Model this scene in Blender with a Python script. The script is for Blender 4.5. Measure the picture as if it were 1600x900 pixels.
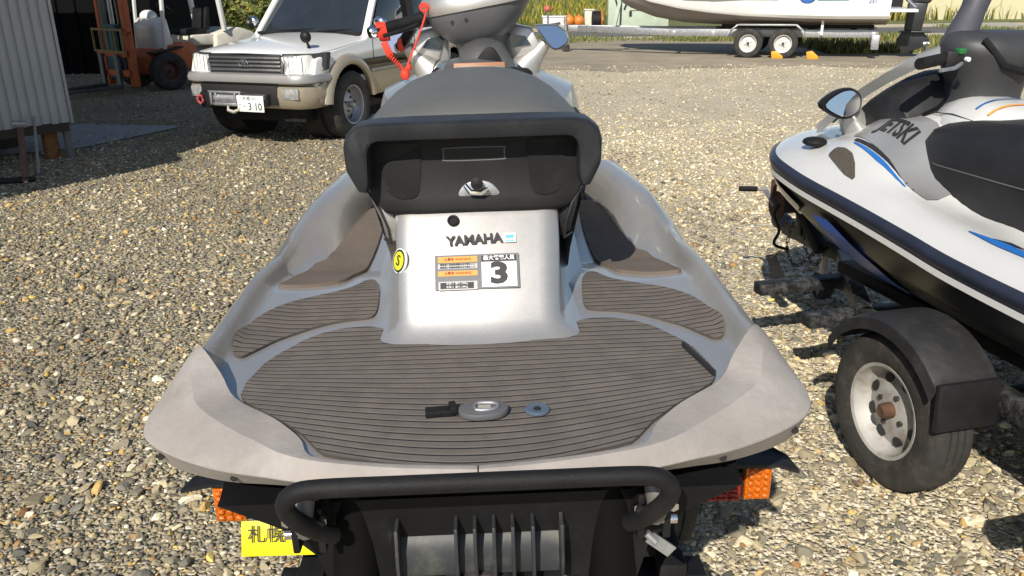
import bpy, bmesh, math, random
import numpy as np
from mathutils import Vector, Matrix
for o in list(bpy.data.objects): bpy.data.objects.remove(o)
R = math.radians
sc = bpy.context.scene
col = sc.collection
# ------------------------------------------------------------ camera
cd = bpy.data.cameras.new('camera'); cam = bpy.data.objects.new('camera', cd); col.objects.link(cam)
cd.sensor_width = 36.0; cd.lens = 28.8; cd.clip_start = .02; cd.clip_end = 3000
PIT, ROL = R(20.3), R(0.7)
f_ = Vector((0, math.cos(PIT), -math.sin(PIT))); d0 = Vector((0, -math.sin(PIT), -math.cos(PIT))); r0 = Vector((1, 0, 0))
rr = r0*math.cos(ROL) + d0*math.sin(ROL); dd = d0*math.cos(ROL) - r0*math.sin(ROL)
cam.matrix_world = Matrix(((rr.x, -dd.x, -f_.x, 0), (rr.y, -dd.y, -f_.y, 0), (rr.z, -dd.z, -f_.z, 1.6), (0, 0, 0, 1)))
sc.camera = cam
# ------------------------------------------------------------ sky, sun, exposure
SUN_EL, SUN_AZ = 39.0, 18.5          # azimuth: degrees the sun stands left of straight behind the camera
w = bpy.data.worlds.new('World'); sc.world = w; w.use_nodes = True
nt = w.node_tree; bg = nt.nodes['Background']
sky = nt.nodes.new('ShaderNodeTexSky'); sky.sky_type = 'NISHITA'; sky.sun_disc = False
sky.sun_elevation = R(SUN_EL); sky.sun_rotation = R(180 + SUN_AZ); sky.air_density = 1.0; sky.dust_density = .6
nt.links.new(sky.outputs[0], bg.inputs[0]); bg.inputs[1].default_value = 0.085
sl = bpy.data.lights.new('sun', 'SUN'); sl.energy = 4.6; sl.angle = R(.53); sl.color = (1, .935, .83)
so = bpy.data.objects.new('sun', sl); col.objects.link(so)
sd = Vector((math.sin(R(SUN_AZ))*math.cos(R(SUN_EL)), math.cos(R(SUN_AZ))*math.cos(R(SUN_EL)), -math.sin(R(SUN_EL))))
so.rotation_euler = sd.to_track_quat('-Z', 'Y').to_euler()
so.location = (-8, -20, 18)
vs = sc.view_settings; vs.view_transform = 'Standard'; vs.look = 'None'; vs.gamma = 1; vs.exposure = 0.32; vs.use_curve_mapping = False
# ------------------------------------------------------------ materials
def mat(name, c, rough=.5, metal=0., var=.12, vs_=6., bump=0., bs=60., coat=0., spec=.5, dirt=None, ds=3., damt=.5, rvar=.1, c2=None, flake=0., emit=None):
    m = bpy.data.materials.new(name); m.use_nodes = True; n = m.node_tree.nodes; L = m.node_tree.links
    p = n['Principled BSDF']; p.inputs['Roughness'].default_value = rough; p.inputs['Metallic'].default_value = metal
    p.inputs['Specular IOR Level'].default_value = spec
    if coat: p.inputs['Coat Weight'].default_value = coat; p.inputs['Coat Roughness'].default_value = .08
    tc = n.new('ShaderNodeTexCoord')
    no = n.new('ShaderNodeTexNoise'); no.inputs['Scale'].default_value = vs_; no.inputs['Detail'].default_value = 6; no.inputs['Roughness'].default_value = .65
    L.new(tc.outputs['Object'], no.inputs['Vector'])
    mx = n.new('ShaderNodeMix'); mx.data_type = 'RGBA'
    a = tuple(max(0, x*(1-var)) for x in c); b = c2 if c2 else tuple(min(1, x*(1+var)) for x in c)
    mx.inputs[6].default_value = (*a, 1); mx.inputs[7].default_value = (*b, 1)
    cr = n.new('ShaderNodeMapRange'); cr.inputs['From Min'].default_value = .3; cr.inputs['From Max'].default_value = .7
    L.new(no.outputs['Fac'], cr.inputs['Value']); L.new(cr.outputs[0], mx.inputs[0]); out = mx.outputs[2]
    if dirt:
        n2 = n.new('ShaderNodeTexNoise'); n2.inputs['Scale'].default_value = ds; n2.inputs['Detail'].default_value = 8; n2.inputs['Roughness'].default_value = .75
        L.new(tc.outputs['Object'], n2.inputs['Vector'])
        c3 = n.new('ShaderNodeMapRange'); c3.inputs['From Min'].default_value = .48; c3.inputs['From Max'].default_value = .72; c3.inputs['To Max'].default_value = damt
        L.new(n2.outputs['Fac'], c3.inputs['Value'])
        m2 = n.new('ShaderNodeMix'); m2.data_type = 'RGBA'; L.new(c3.outputs[0], m2.inputs[0]); L.new(out, m2.inputs[6]); m2.inputs[7].default_value = (*dirt, 1); out = m2.outputs[2]
    if flake:
        v = n.new('ShaderNodeTexVoronoi'); v.inputs['Scale'].default_value = 900; L.new(tc.outputs['Object'], v.inputs['Vector'])
        hs = n.new('ShaderNodeMix'); hs.data_type = 'RGBA'; hs.blend_type = 'MULTIPLY'; hs.inputs[0].default_value = flake
        L.new(out, hs.inputs[6]); L.new(v.outputs['Color'], hs.inputs[7])
        bw = n.new('ShaderNodeRGBToBW'); L.new(v.outputs['Color'], bw.inputs[0]); L.new(bw.outputs[0], hs.inputs[7]); out = hs.outputs[2]
    L.new(out, p.inputs['Base Color'])
    if rvar:
        rm = n.new('ShaderNodeMapRange'); rm.inputs['To Min'].default_value = max(0, rough-rvar); rm.inputs['To Max'].default_value = min(1, rough+rvar)
        L.new(no.outputs['Fac'], rm.inputs['Value']); L.new(rm.outputs[0], p.inputs['Roughness'])
    if bump:
        nb = n.new('ShaderNodeTexNoise'); nb.inputs['Scale'].default_value = bs; nb.inputs['Detail'].default_value = 4
        L.new(tc.outputs['Object'], nb.inputs['Vector'])
        bp = n.new('ShaderNodeBump'); bp.inputs['Strength'].default_value = bump; bp.inputs['Distance'].default_value = .01
        L.new(nb.outputs['Fac'], bp.inputs['Height']); L.new(bp.outputs[0], p.inputs['Normal'])
    return m
def attr_mat(name, rough=.85, bump=.3, bs=120., trans=0.):
    m = bpy.data.materials.new(name); m.use_nodes = True; n = m.node_tree.nodes; L = m.node_tree.links; p = n['Principled BSDF']
    at = n.new('ShaderNodeAttribute'); at.attribute_name = 'tint'
    tc = n.new('ShaderNodeTexCoord'); no = n.new('ShaderNodeTexNoise'); no.inputs['Scale'].default_value = bs; no.inputs['Detail'].default_value = 5
    L.new(tc.outputs['Object'], no.inputs['Vector'])
    hs = n.new('ShaderNodeHueSaturation'); mr = n.new('ShaderNodeMapRange'); mr.inputs['To Min'].default_value = .65; mr.inputs['To Max'].default_value = 1.35
    L.new(no.outputs['Fac'], mr.inputs['Value']); L.new(mr.outputs[0], hs.inputs['Value']); L.new(at.outputs['Color'], hs.inputs['Color'])
    L.new(hs.outputs[0], p.inputs['Base Color']); p.inputs['Roughness'].default_value = rough; p.inputs['Specular IOR Level'].default_value = .3
    if bump:
        bp = n.new('ShaderNodeBump'); bp.inputs['Strength'].default_value = bump; bp.inputs['Distance'].default_value = .004
        L.new(no.outputs['Fac'], bp.inputs['Height']); L.new(bp.outputs[0], p.inputs['Normal'])
    return m
# ------------------------------------------------------------ mesh helpers
class MB:
    def __init__(s): s.v = []; s.f = []
    def add(s, vs, fs):
        o = len(s.v); s.v += [tuple(p) for p in vs]; s.f += [tuple(i+o for i in f) for f in fs]; return s
    def box(s, c, d, rot=None):
        hx, hy, hz = d[0]/2, d[1]/2, d[2]/2
        vs = [Vector((x, y, z)) for x in (-hx, hx) for y in (-hy, hy) for z in (-hz, hz)]
        if rot: 
            m = Matrix.Rotation(rot[2], 3, 'Z') @ Matrix.Rotation(rot[1], 3, 'Y') @ Matrix.Rotation(rot[0], 3, 'X'); vs = [m @ v for v in vs]
        vs = [v + Vector(c) for v in vs]
        return s.add(vs, [(0, 1, 3, 2), (4, 6, 7, 5), (0, 4, 5, 1), (2, 3, 7, 6), (0, 2, 6, 4), (1, 5, 7, 3)])
    def bar(s, p0, p1, wd, ht, up=(0, 0, 1)):
        p0, p1 = Vector(p0), Vector(p1); t = (p1-p0).normalized(); sd_ = t.cross(Vector(up)); 
        if sd_.length < 1e-4: sd_ = t.cross(Vector((1, 0, 0)))
        sd_.normalize(); u = sd_.cross(t)
        q = [a*sd_*wd/2 + b*u*ht/2 for a, b in ((-1, -1), (1, -1), (1, 1), (-1, 1))]
        return s.add([p0+x for x in q] + [p1+x for x in q], [(3, 2, 1, 0), (4, 5, 6, 7), (0, 1, 5, 4), (1, 2, 6, 5), (2, 3, 7, 6), (3, 0, 4, 7)])
    def cyl(s, p0, p1, r, r1=None, n=16, cap=True):
        return s.tube([p0, p1], [r, r if r1 is None else r1], n, cap)
    def tube(s, pts, r, n=12, cap=True, flat=1.0, closed=False):
        pts = [Vector(p) for p in pts]; N = len(pts); rs = r if isinstance(r, (list, tuple)) else [r]*N
        rings = []; prev = None
        for i, p in enumerate(pts):
            if closed: t = pts[(i+1) % N]-pts[i-1]
            else: t = pts[min(i+1, N-1)]-pts[max(i-1, 0)]
            t.normalize()
            a = Vector((0, 0, 1)) if prev is None else prev
            if abs(a.dot(t)) > .98: a = Vector((1, 0, 0)) if abs(t.x) < .9 else Vector((0, 1, 0))
            b = (a - t*a.dot(t)).normalized(); prev = b; c = t.cross(b)
            rings.append([p + (b*math.cos(2*math.pi*k/n)*flat + c*math.sin(2*math.pi*k/n))*rs[i] for k in range(n)])
        return s.loft(rings, True, cap and not closed, closed)
    def loft(s, rings, wrap=True, cap=True, closed=False):
        n = len(rings[0]); vs = [p for r_ in rings for p in r_]; fs = []
        m = len(rings)
        for i in range(m if closed else m-1):
            j = (i+1) % m
            for k in range(n if wrap else n-1):
                l = (k+1) % n; fs.append((i*n+k, i*n+l, j*n+l, j*n+k))
        if cap and wrap: fs.append(tuple(range(n-1, -1, -1))); fs.append(tuple(range((m-1)*n, m*n)))
        return s.add(vs, fs)
    def lathe(s, prof, c, axis='Z', n=32, closed=False):
        rings = []
        for r_, h in prof:
            ring = []
            for k in range(n):
                a = 2*math.pi*k/n; x, y = r_*math.cos(a), r_*math.sin(a)
                p = {'Z': (x, y, h), 'X': (h, x, y), 'Y': (y, h, x)}[axis]
                ring.append(Vector(p)+Vector(c))
            rings.append(ring)
        return s.loft(rings, True, not closed, closed)
    def prism(s, poly, off):
        n = len(poly); a = [Vector(p) for p in poly]; o = Vector(off)
        return s.add(a + [p+o for p in a], [tuple(range(n-1, -1, -1)), tuple(range(n, 2*n))] + [(k, (k+1) % n, n+(k+1) % n, n+k) for k in range(n)])
    def ell(s, c, r, n=16, m=10):
        rings = []
        for i in range(1, m):
            t = math.pi*i/m; rings.append([Vector((c[0]+r[0]*math.sin(t)*math.cos(2*math.pi*k/n), c[1]+r[1]*math.sin(t)*math.sin(2*math.pi*k/n), c[2]-r[2]*math.cos(t))) for k in range(n)])
        return s.loft(rings)
    def xf(s, M): s.v = [tuple(M @ Vector(p)) for p in s.v]; return s
    def mirror(s, axis=0):
        o = len(s.v); s.v += [tuple(-c if i == axis else c for i, c in enumerate(p)) for p in s.v]; s.f += [tuple(i+o for i in reversed(f)) for f in s.f]; return s
    def mesh(s, bevel=0, seg=2, smooth=38, sub=0):
        me = bpy.data.meshes.new('m'); bm = bmesh.new()
        bv = [bm.verts.new(p) for p in s.v]
        for f in s.f:
            try: bm.faces.new([bv[i] for i in f])
            except ValueError: pass
        bmesh.ops.recalc_face_normals(bm, faces=bm.faces)
        if bevel:
            es = [e for e in bm.edges if len(e.link_faces) == 2 and e.calc_face_angle(0) > R(28)]
            bmesh.ops.bevel(bm, geom=es, offset=bevel, segments=seg, profile=.5, affect='EDGES', clamp_overlap=True)
        bm.to_mesh(me); bm.free()
        if smooth:
            for p in me.polygons: p.use_smooth = True
            me.set_sharp_from_angle(angle=R(smooth))
        return me
    def build(s, name, m, parent=None, bevel=0, seg=2, smooth=38, sub=0, **kw):
        me = s.mesh(bevel, seg, smooth)
        o = bpy.data.objects.new(name, me); me.name = name; col.objects.link(o)
        if m: me.materials.append(m)
        if sub:
            md = o.modifiers.new('subsurf', 'SUBSURF'); md.levels = sub; md.render_levels = sub
        if parent: o.parent = parent
        for k, v_ in kw.items(): o[k] = v_
        return o
def tag(o, label, cat=None, group=None, kind=None):
    if label: o['label'] = label
    if cat: o['category'] = cat
    if group: o['group'] = group
    if kind: o['kind'] = kind
    return o
def thing(name, label, cat, loc=(0, 0, 0), rz=0, group=None, ry=0, rx=0):
    e = bpy.data.objects.new(name, None); col.objects.link(e); e.empty_display_size = .1
    e.location = loc; e.rotation_euler = (rx, ry, rz); return tag(e, label, cat, group)
def copy_tree(o, parent=None):
    c = o.copy(); col.objects.link(c); c.parent = parent
    for ch in list(o.children): copy_tree(ch, c)
    return c
def raw(name, vs, fs, m, parent=None, smooth=0, **kw):
    return MB().add(vs, fs).build(name, m, parent, smooth=smooth, **kw)
def text_mesh(name, txt, size, M, m, parent, extrude=.0006, sx=1., shear=0., bold=0., align='CENTER'):
    cu = bpy.data.curves.new('t', 'FONT'); cu.body = txt; cu.size = size; cu.align_x = align; cu.align_y = 'CENTER'; cu.extrude = extrude; cu.shear = shear; cu.offset = bold; cu.resolution_u = 3
    to = bpy.data.objects.new('t', cu); col.objects.link(to)
    dg = bpy.context.evaluated_depsgraph_get(); me = bpy.data.meshes.new_from_object(to.evaluated_get(dg)); bpy.data.objects.remove(to)
    me.transform(M @ Matrix.Diagonal((sx, 1, 1, 1))); me.materials.clear(); me.materials.append(m)
    o = bpy.data.objects.new(name, me); me.name = name; col.objects.link(o); o.parent = parent; return o
def ip(tab, x):
    if x <= tab[0][0]: return tab[0][1]
    for (a, b), (c, d) in zip(tab, tab[1:]):
        if x <= c: t = (x-a)/(c-a); return b+(d-b)*t
    return tab[-1][1]
def sips(tab, x):   # smooth (monotone-ish) interpolation
    if x <= tab[0][0]: return tab[0][1]
    if x >= tab[-1][0]: return tab[-1][1]
    n = len(tab)
    for i in range(n-1):
        if x <= tab[i+1][0]:
            x0, y0 = tab[i]; x1, y1 = tab[i+1]; h = x1-x0; t = (x-x0)/h
            m0 = (y1-tab[i-1][1])/(x1-tab[i-1][0]) if i else (y1-y0)/h
            m1 = (tab[i+2][1]-y0)/(tab[i+2][0]-x0) if i+2 < n else (y1-y0)/h
            t2, t3 = t*t, t*t*t
            return (2*t3-3*t2+1)*y0+(t3-2*t2+t)*h*m0+(-2*t3+3*t2)*y1+(t3-t2)*h*m1
def smst(t): t = min(1, max(0, t)); return t*t*(3-2*t)
def catmull(P, n=5, closed=True):
    P = [Vector(p) for p in P]; N = len(P); out = []
    for i in range(N if closed else N-1):
        a, b, c, d = (P[(i-1) % N], P[i], P[(i+1) % N], P[(i+2) % N]) if closed else (P[max(i-1, 0)], P[i], P[i+1], P[min(i+2, N-1)])
        for k in range(n):
            t = k/n; out.append(.5*((2*b)+(c-a)*t+(2*a-5*b+4*c-d)*t*t+(3*b-a-3*c+d)*t**3))
    if not closed: out.append(P[-1])
    return out
def drape(name, poly, hf, m, parent, off=.004, skirt=.008, step=.025, edge=None, **kw):
    bm = bmesh.new(); vs = [bm.verts.new((p[0], p[1], 0)) for p in poly]; bm.faces.new(vs)
    xs = [p[0] for p in poly]; ys = [p[1] for p in poly]
    def cuts(a, b, no):
        k = math.ceil(a/step)
        while k*step < b:
            co = [0, 0, 0]; co[no] = k*step + 1e-5; nn = [0, 0, 0]; nn[no] = 1
            bmesh.ops.bisect_plane(bm, geom=bm.verts[:]+bm.edges[:]+bm.faces[:], plane_co=co, plane_no=nn); k += 1
    cuts(min(xs), max(xs), 0); cuts(min(ys), max(ys), 1)
    for v in bm.verts: v.co.z = hf(v.co.x, v.co.y)+off
    be = [e for e in bm.edges if len(e.link_faces) == 1]
    r_ = bmesh.ops.extrude_edge_only(bm, edges=be)
    for g in r_['geom']:
        if isinstance(g, bmesh.types.BMVert): g.co.z -= skirt
        if isinstance(g, bmesh.types.BMFace): g.material_index = 1
    bmesh.ops.recalc_face_normals(bm, faces=bm.faces)
    me = bpy.data.meshes.new(name); bm.to_mesh(me); bm.free()
    up = sum(p.normal.z for p in me.polygons)
    if up < 0: me.flip_normals()
    for p in me.polygons: p.use_smooth = True
    me.set_sharp_from_angle(angle=R(40)); me.materials.append(m); me.materials.append(edge or m)
    o = bpy.data.objects.new(name, me); col.objects.link(o); o.parent = parent
    for k, v_ in kw.items(): o[k] = v_
    return o
def arc(c, r, a0, a1, n, plane='XZ', y=0):
    return [(c[0]+r*math.cos(R(a0+(a1-a0)*k/n)), y, c[1]+r*math.sin(R(a0+(a1-a0)*k/n))) for k in range(n+1)]
# ============================================================ GROUND AND GRAVEL
def ground_mat():
    m = bpy.data.materials.new('gravel_ground'); m.use_nodes = True; n = m.node_tree.nodes; L = m.node_tree.links; p = n['Principled BSDF']
    tc = n.new('ShaderNodeTexCoord'); P = tc.outputs['Object']
    nd = n.new('ShaderNodeTexNoise'); nd.inputs['Scale'].default_value = 40; L.new(P, nd.inputs['Vector'])
    ad = n.new('ShaderNodeMix'); ad.data_type = 'VECTOR'; ad.inputs[0].default_value = .02; L.new(P, ad.inputs[4]); L.new(nd.outputs['Color'], ad.inputs[5])
    vo = n.new('ShaderNodeTexVoronoi'); vo.inputs['Scale'].default_value = 60; L.new(ad.outputs[1], vo.inputs['Vector'])
    sp = n.new('ShaderNodeSeparateColor'); L.new(vo.outputs['Color'], sp.inputs[0])
    cr = n.new('ShaderNodeValToRGB'); e = cr.color_ramp.elements; cr.color_ramp.interpolation = 'CONSTANT'
    cols = [(0, (.14, .125, .095)), (.18, (.21, .185, .13)), (.36, (.27, .235, .165)), (.55, (.32, .28, .20)), (.72, (.38, .31, .19)), (.84, (.42, .38, .29)), (.94, (.54, .50, .41))]
    e[0].position = 0; e[0].color = (*cols[0][1], 1); e[1].position = cols[1][0]; e[1].color = (*cols[1][1], 1)
    for ps, c in cols[2:]: q = e.new(ps); q.color = (*c, 1)
    L.new(sp.outputs[0], cr.inputs[0])
    # broad patches: the lot is paler, finer and sandier to the right and far off
    sx = n.new('ShaderNodeSeparateXYZ'); L.new(P, sx.inputs[0])
    nb = n.new('ShaderNodeTexNoise'); nb.inputs['Scale'].default_value = .35; nb.inputs['Detail'].default_value = 6; L.new(P, nb.inputs['Vector'])
    s1 = n.new('ShaderNodeMath'); s1.operation = 'MULTIPLY_ADD'; L.new(nb.outputs['Fac'], s1.inputs[0]); s1.inputs[1].default_value = 3.5; L.new(sx.outputs[0], s1.inputs[2])
    mr = n.new('ShaderNodeMapRange'); mr.inputs['From Min'].default_value = .2; mr.inputs['From Max'].default_value = 2.6; L.new(s1.outputs[0], mr.inputs['Value'])
    mx = n.new('ShaderNodeMix'); mx.data_type = 'RGBA'; L.new(mr.outputs[0], mx.inputs[0]); L.new(cr.outputs[0], mx.inputs[6])
    cr2 = n.new('ShaderNodeValToRGB'); e = cr2.color_ramp.elements; e[0].color = (.36, .31, .215, 1); e[1].color = (.64, .57, .43, 1); e[0].position = .1; e[1].position = .8; L.new(sp.outputs[0], cr2.inputs[0]); L.new(cr2.outputs[0], mx.inputs[7])
    n3 = n.new('ShaderNodeTexNoise'); n3.inputs['Scale'].default_value = 1.3; n3.inputs['Detail'].default_value = 8; L.new(P, n3.inputs['Vector'])
    hv = n.new('ShaderNodeHueSaturation'); m3 = n.new('ShaderNodeMapRange'); m3.inputs['To Min'].default_value = .78; m3.inputs['To Max'].default_value = 1.3; L.new(n3.outputs['Fac'], m3.inputs['Value']); L.new(m3.outputs[0], hv.inputs['Value']); L.new(mx.outputs[2], hv.inputs['Color'])
    L.new(hv.outputs[0], p.inputs['Base Color']); p.inputs['Roughness'].default_value = .9; p.inputs['Specular IOR Level'].default_value = .2
    iv = n.new('ShaderNodeMath'); iv.operation = 'SUBTRACT'; iv.inputs[0].default_value = 1; L.new(vo.outputs['Distance'], iv.inputs[1])
    bp = n.new('ShaderNodeBump'); bp.inputs['Strength'].default_value = .9; bp.inputs['Distance'].default_value = .02; L.new(iv.outputs[0], bp.inputs['Height']); L.new(bp.outputs[0], p.inputs['Normal'])
    return m
gs = [(-260, -30), (260, -30), (260, 900), (-260, 900)]
raw('ground', [(x, y, 0) for x, y in gs], [(0, 1, 2, 3)], ground_mat(), kind='structure')
rng = np.random.default_rng(7)
def ico(sub):
    bm = bmesh.new(); bmesh.ops.create_icosphere(bm, subdivisions=sub, radius=1); bm.verts.ensure_lookup_table()
    v = np.array([x.co[:] for x in bm.verts]); f = np.array([[q.index for q in x.verts] for x in bm.faces]); bm.free(); return v, f
PAL = np.array([(.12, .115, .10), (.165, .150, .118), (.205, .180, .13), (.25, .215, .145), (.31, .265, .175), (.37, .325, .24), (.36, .25, .10), (.26, .15, .07), (.54, .50, .41), (.07, .07, .065), (.48, .36, .11)])
PW = np.array([.15, .19, .18, .15, .11, .07, .045, .03, .03, .035, .01]); PW /= PW.sum()
PALR = np.array([(.27, .235, .165), (.38, .33, .23), (.47, .41, .29), (.54, .475, .345), (.60, .54, .41), (.48, .37, .20), (.66, .61, .50), (.19, .17, .135)])
PWR = np.array([.07, .17, .25, .23, .13, .05, .07, .03]); PWR /= PWR.sum()
def stones(name, x, y, size, sub, seed, m, z=None, flat=.55):
    r = np.random.default_rng(seed); N = len(x); bv, bf = ico(sub); nv = len(bv)
    K = 40
    protos = []
    for k in range(K):
        d = 1+r.normal(0, .16, nv)[:, None] if sub == 1 else 1+r.normal(0, .07, nv)[:, None]
        v = bv*d
        # cut some flat facets as on crushed stone
        for q in range(8):
            nn = r.normal(size=3); nn /= np.linalg.norm(nn); h = r.uniform(.45, .8); dd_ = v@nn; ex = np.maximum(0, dd_-h); v = v-ex[:, None]*nn
        protos.append(v)
    protos = np.array(protos); pid = r.integers(0, K, N)
    V = protos[pid]
    sc_ = np.stack([size*r.uniform(1.0, 1.8, N), size*r.uniform(.75, 1.2, N), size*flat*r.uniform(.7, 1.5, N)], 1)
    V = V*sc_[:, None, :]
    a = r.uniform(0, 2*np.pi, N); tl = r.normal(0, .3, N); tb = r.normal(0, .3, N)
    ca, sa = np.cos(a), np.sin(a); ct, st_ = np.cos(tl), np.sin(tl); cb, sb = np.cos(tb), np.sin(tb)
    Rx = np.zeros((N, 3, 3)); Rx[:, 0, 0] = 1; Rx[:, 1, 1] = ct; Rx[:, 1, 2] = -st_; Rx[:, 2, 1] = st_; Rx[:, 2, 2] = ct
    Ry = np.zeros((N, 3, 3)); Ry[:, 1, 1] = 1; Ry[:, 0, 0] = cb; Ry[:, 0, 2] = sb; Ry[:, 2, 0] = -sb; Ry[:, 2, 2] = cb
    Rz = np.zeros((N, 3, 3)); Rz[:, 2, 2] = 1; Rz[:, 0, 0] = ca; Rz[:, 0, 1] = -sa; Rz[:, 1, 0] = sa; Rz[:, 1, 1] = ca
    V = np.einsum('nij,nvj->nvi', Rz@Ry@Rx, V)
    zz = size*r.uniform(.05, .45, N) if z is None else z
    V += np.stack([x, y, zz], 1)[:, None, :]
    right = 1/(1+np.exp(-(x-.9+1.1*np.sin(x*.9+y*.7)+r.normal(0, .5, N))*2.2)) * 1/(1+np.exp(-(y-2.2)*1.5))
    cl = PAL[r.choice(len(PAL), N, p=PW)]; cr_ = PALR[r.choice(len(PALR), N, p=PWR)]
    pick = (r.uniform(0, 1, N) < right)[:, None]; C = np.where(pick, cr_, cl)*r.uniform(.8, 1.2, (N, 1))*np.where(pick, 1.0, 1.16)*(1+.10*np.sin(x*1.7+np.sin(y*1.1)*2)*np.cos(y*1.3+x*.4)+.07*np.sin(x*4.1+y*2.3))[:, None]*np.array([1.15, 1.12, 1.03])
    me = bpy.data.meshes.new(name); nf = len(bf)
    me.vertices.add(N*nv); me.vertices.foreach_set('co', V.reshape(-1).astype(np.float32))
    F = (bf[None]+(np.arange(N)*nv)[:, None, None]).reshape(-1, 3)
    me.loops.add(len(F)*3); me.loops.foreach_set('vertex_index', F.reshape(-1).astype(np.int32))
    me.polygons.add(len(F)); me.polygons.foreach_set('loop_start', (np.arange(len(F))*3).astype(np.int32))
    if sub > 1: me.polygons.foreach_set('use_smooth', np.ones(len(F), bool))
    me.update(calc_edges=True)
    at = me.attributes.new('tint', 'FLOAT_COLOR', 'POINT'); cc = np.ones((N, nv, 4), np.float32); cc[..., :3] = C[:, None, :]; at.data.foreach_set('color', cc.reshape(-1))
    if sub > 1: me.set_sharp_from_angle(angle=R(16))
    me.materials.append(m); o = bpy.data.objects.new(name, me); col.objects.link(o); return o
STONE = attr_mat('gravel_stone', .82, .35, 90)
def scatter(d0_, d1_, dens, seed, marg=.9):
    r = np.random.default_rng(seed); X = .66*d1_+marg; N = int(dens*2*X*(d1_-d0_)); x = r.uniform(-X, X, N); y = r.uniform(d0_, d1_, N)
    k = (np.abs(x) < .66*y+marg); return x[k], y[k]
def fade(x, y, seed):
    k = np.random.default_rng(seed).uniform(0, 1, len(x)) < np.clip(1-(y-6.0)/5.0, .04, 1); return x[k], y[k]
def sizes(n, seed, lo, med, s=.35, hi=.045): r = np.random.default_rng(seed); return np.clip(np.exp(r.normal(np.log(med), s, n)), lo, hi)
x, y = scatter(1.3, 3.6, 420, 1); o = stones('gravel_stones', x, y, sizes(len(x), 2, .011, .0140, .32, .030), 2, 3, STONE); tag(o, 'larger grey, tan and ochre gravel stones in the foreground', 'gravel', kind='stuff')
x, y = scatter(1.3, 3.6, 2700, 31); o = stones('gravel_stones', x, y, sizes(len(x), 32, .004, .0075, .3, .012), 1, 33, STONE); tag(o, 'small gravel chips between the larger stones in the foreground', 'gravel', kind='stuff')
x, y = fade(*scatter(3.6, 11.0, 1200, 4), 44); o = stones('gravel_stones', x, y, sizes(len(x), 5, .006, .0105, .38, .026), 1, 6, STONE); tag(o, 'loose gravel stones across the middle of the lot', 'gravel', kind='stuff')
x, y = scatter(7.5, 17.5, 70, 7); o = stones('gravel_stones', x, y, sizes(len(x), 8, .008, .013, .35, .026), 1, 9, STONE); tag(o, 'sparse gravel stones near the parked car', 'gravel', kind='stuff')
# ============================================================ MATERIALS SHARED
SILVER = mat('silver_paint', (.62, .60, .57), .40, .72, .05, 3, coat=.5, flake=.2, dirt=(.45, .43, .40), ds=9, damt=.25)
BLACKP = mat('black_plastic', (.013, .013, .014), .5, 0, .3, 9, bump=.12, bs=500, dirt=(.04, .038, .035), ds=6, damt=.45, spec=.25)
BLACKM = mat('black_painted_steel', (.010, .010, .011), .5, .0, .3, 12, dirt=(.035, .032, .03), ds=9, damt=.5, spec=.25)
RUBBER = mat('black_rubber', (.011, .011, .012), .62, 0, .25, 14, bump=.15, bs=300, dirt=(.035, .033, .03), ds=8, damt=.45, spec=.2)
TYRE = mat('tyre_rubber', (.028, .027, .025), .85, 0, .2, 14, bump=.3, bs=160, dirt=(.11, .095, .075), ds=10, damt=.6)
CHROME = mat('chrome', (.75, .75, .76), .12, 1, .05, 20)
STEEL = mat('galvanised_steel', (.42, .43, .44), .48, .75, .2, 25, dirt=(.25, .24, .22), ds=6, damt=.5)
DARKST = mat('dark_grey_steel', (.10, .10, .105), .45, .6, .3, 20, dirt=(.12, .08, .05), ds=12, damt=.5)
RUST = mat('rusty_steel', (.105, .052, .028), .85, .1, .4, 30, bump=.3, bs=200, dirt=(.05, .03, .02), ds=20)
WHITEM = mat('white_paint', (.72, .72, .70), .32, 0, .05, 3, coat=.5, dirt=(.5, .46, .4), ds=3, damt=.3)
GLASS = mat('dark_glass', (.02, .025, .03), .04, 0, .2, 4, spec=.9, rvar=.02)
MIRROR = mat('mirror_glass', (.86, .88, .9), .03, 1, .02, 4, rvar=.01)
AMBER = mat('amber_lens', (.52, .115, .004), .14, 0, .25, 60, bump=.6, bs=130)
REDL = mat('red_lens', (.22, .010, .008), .14, 0, .25, 60, bump=.6, bs=130)
INK = mat('black_print', (.02, .02, .022), .5, 0, .1, 30)
WPRINT = mat('white_print', (.82, .82, .80), .45, 0, .03, 30)

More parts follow.
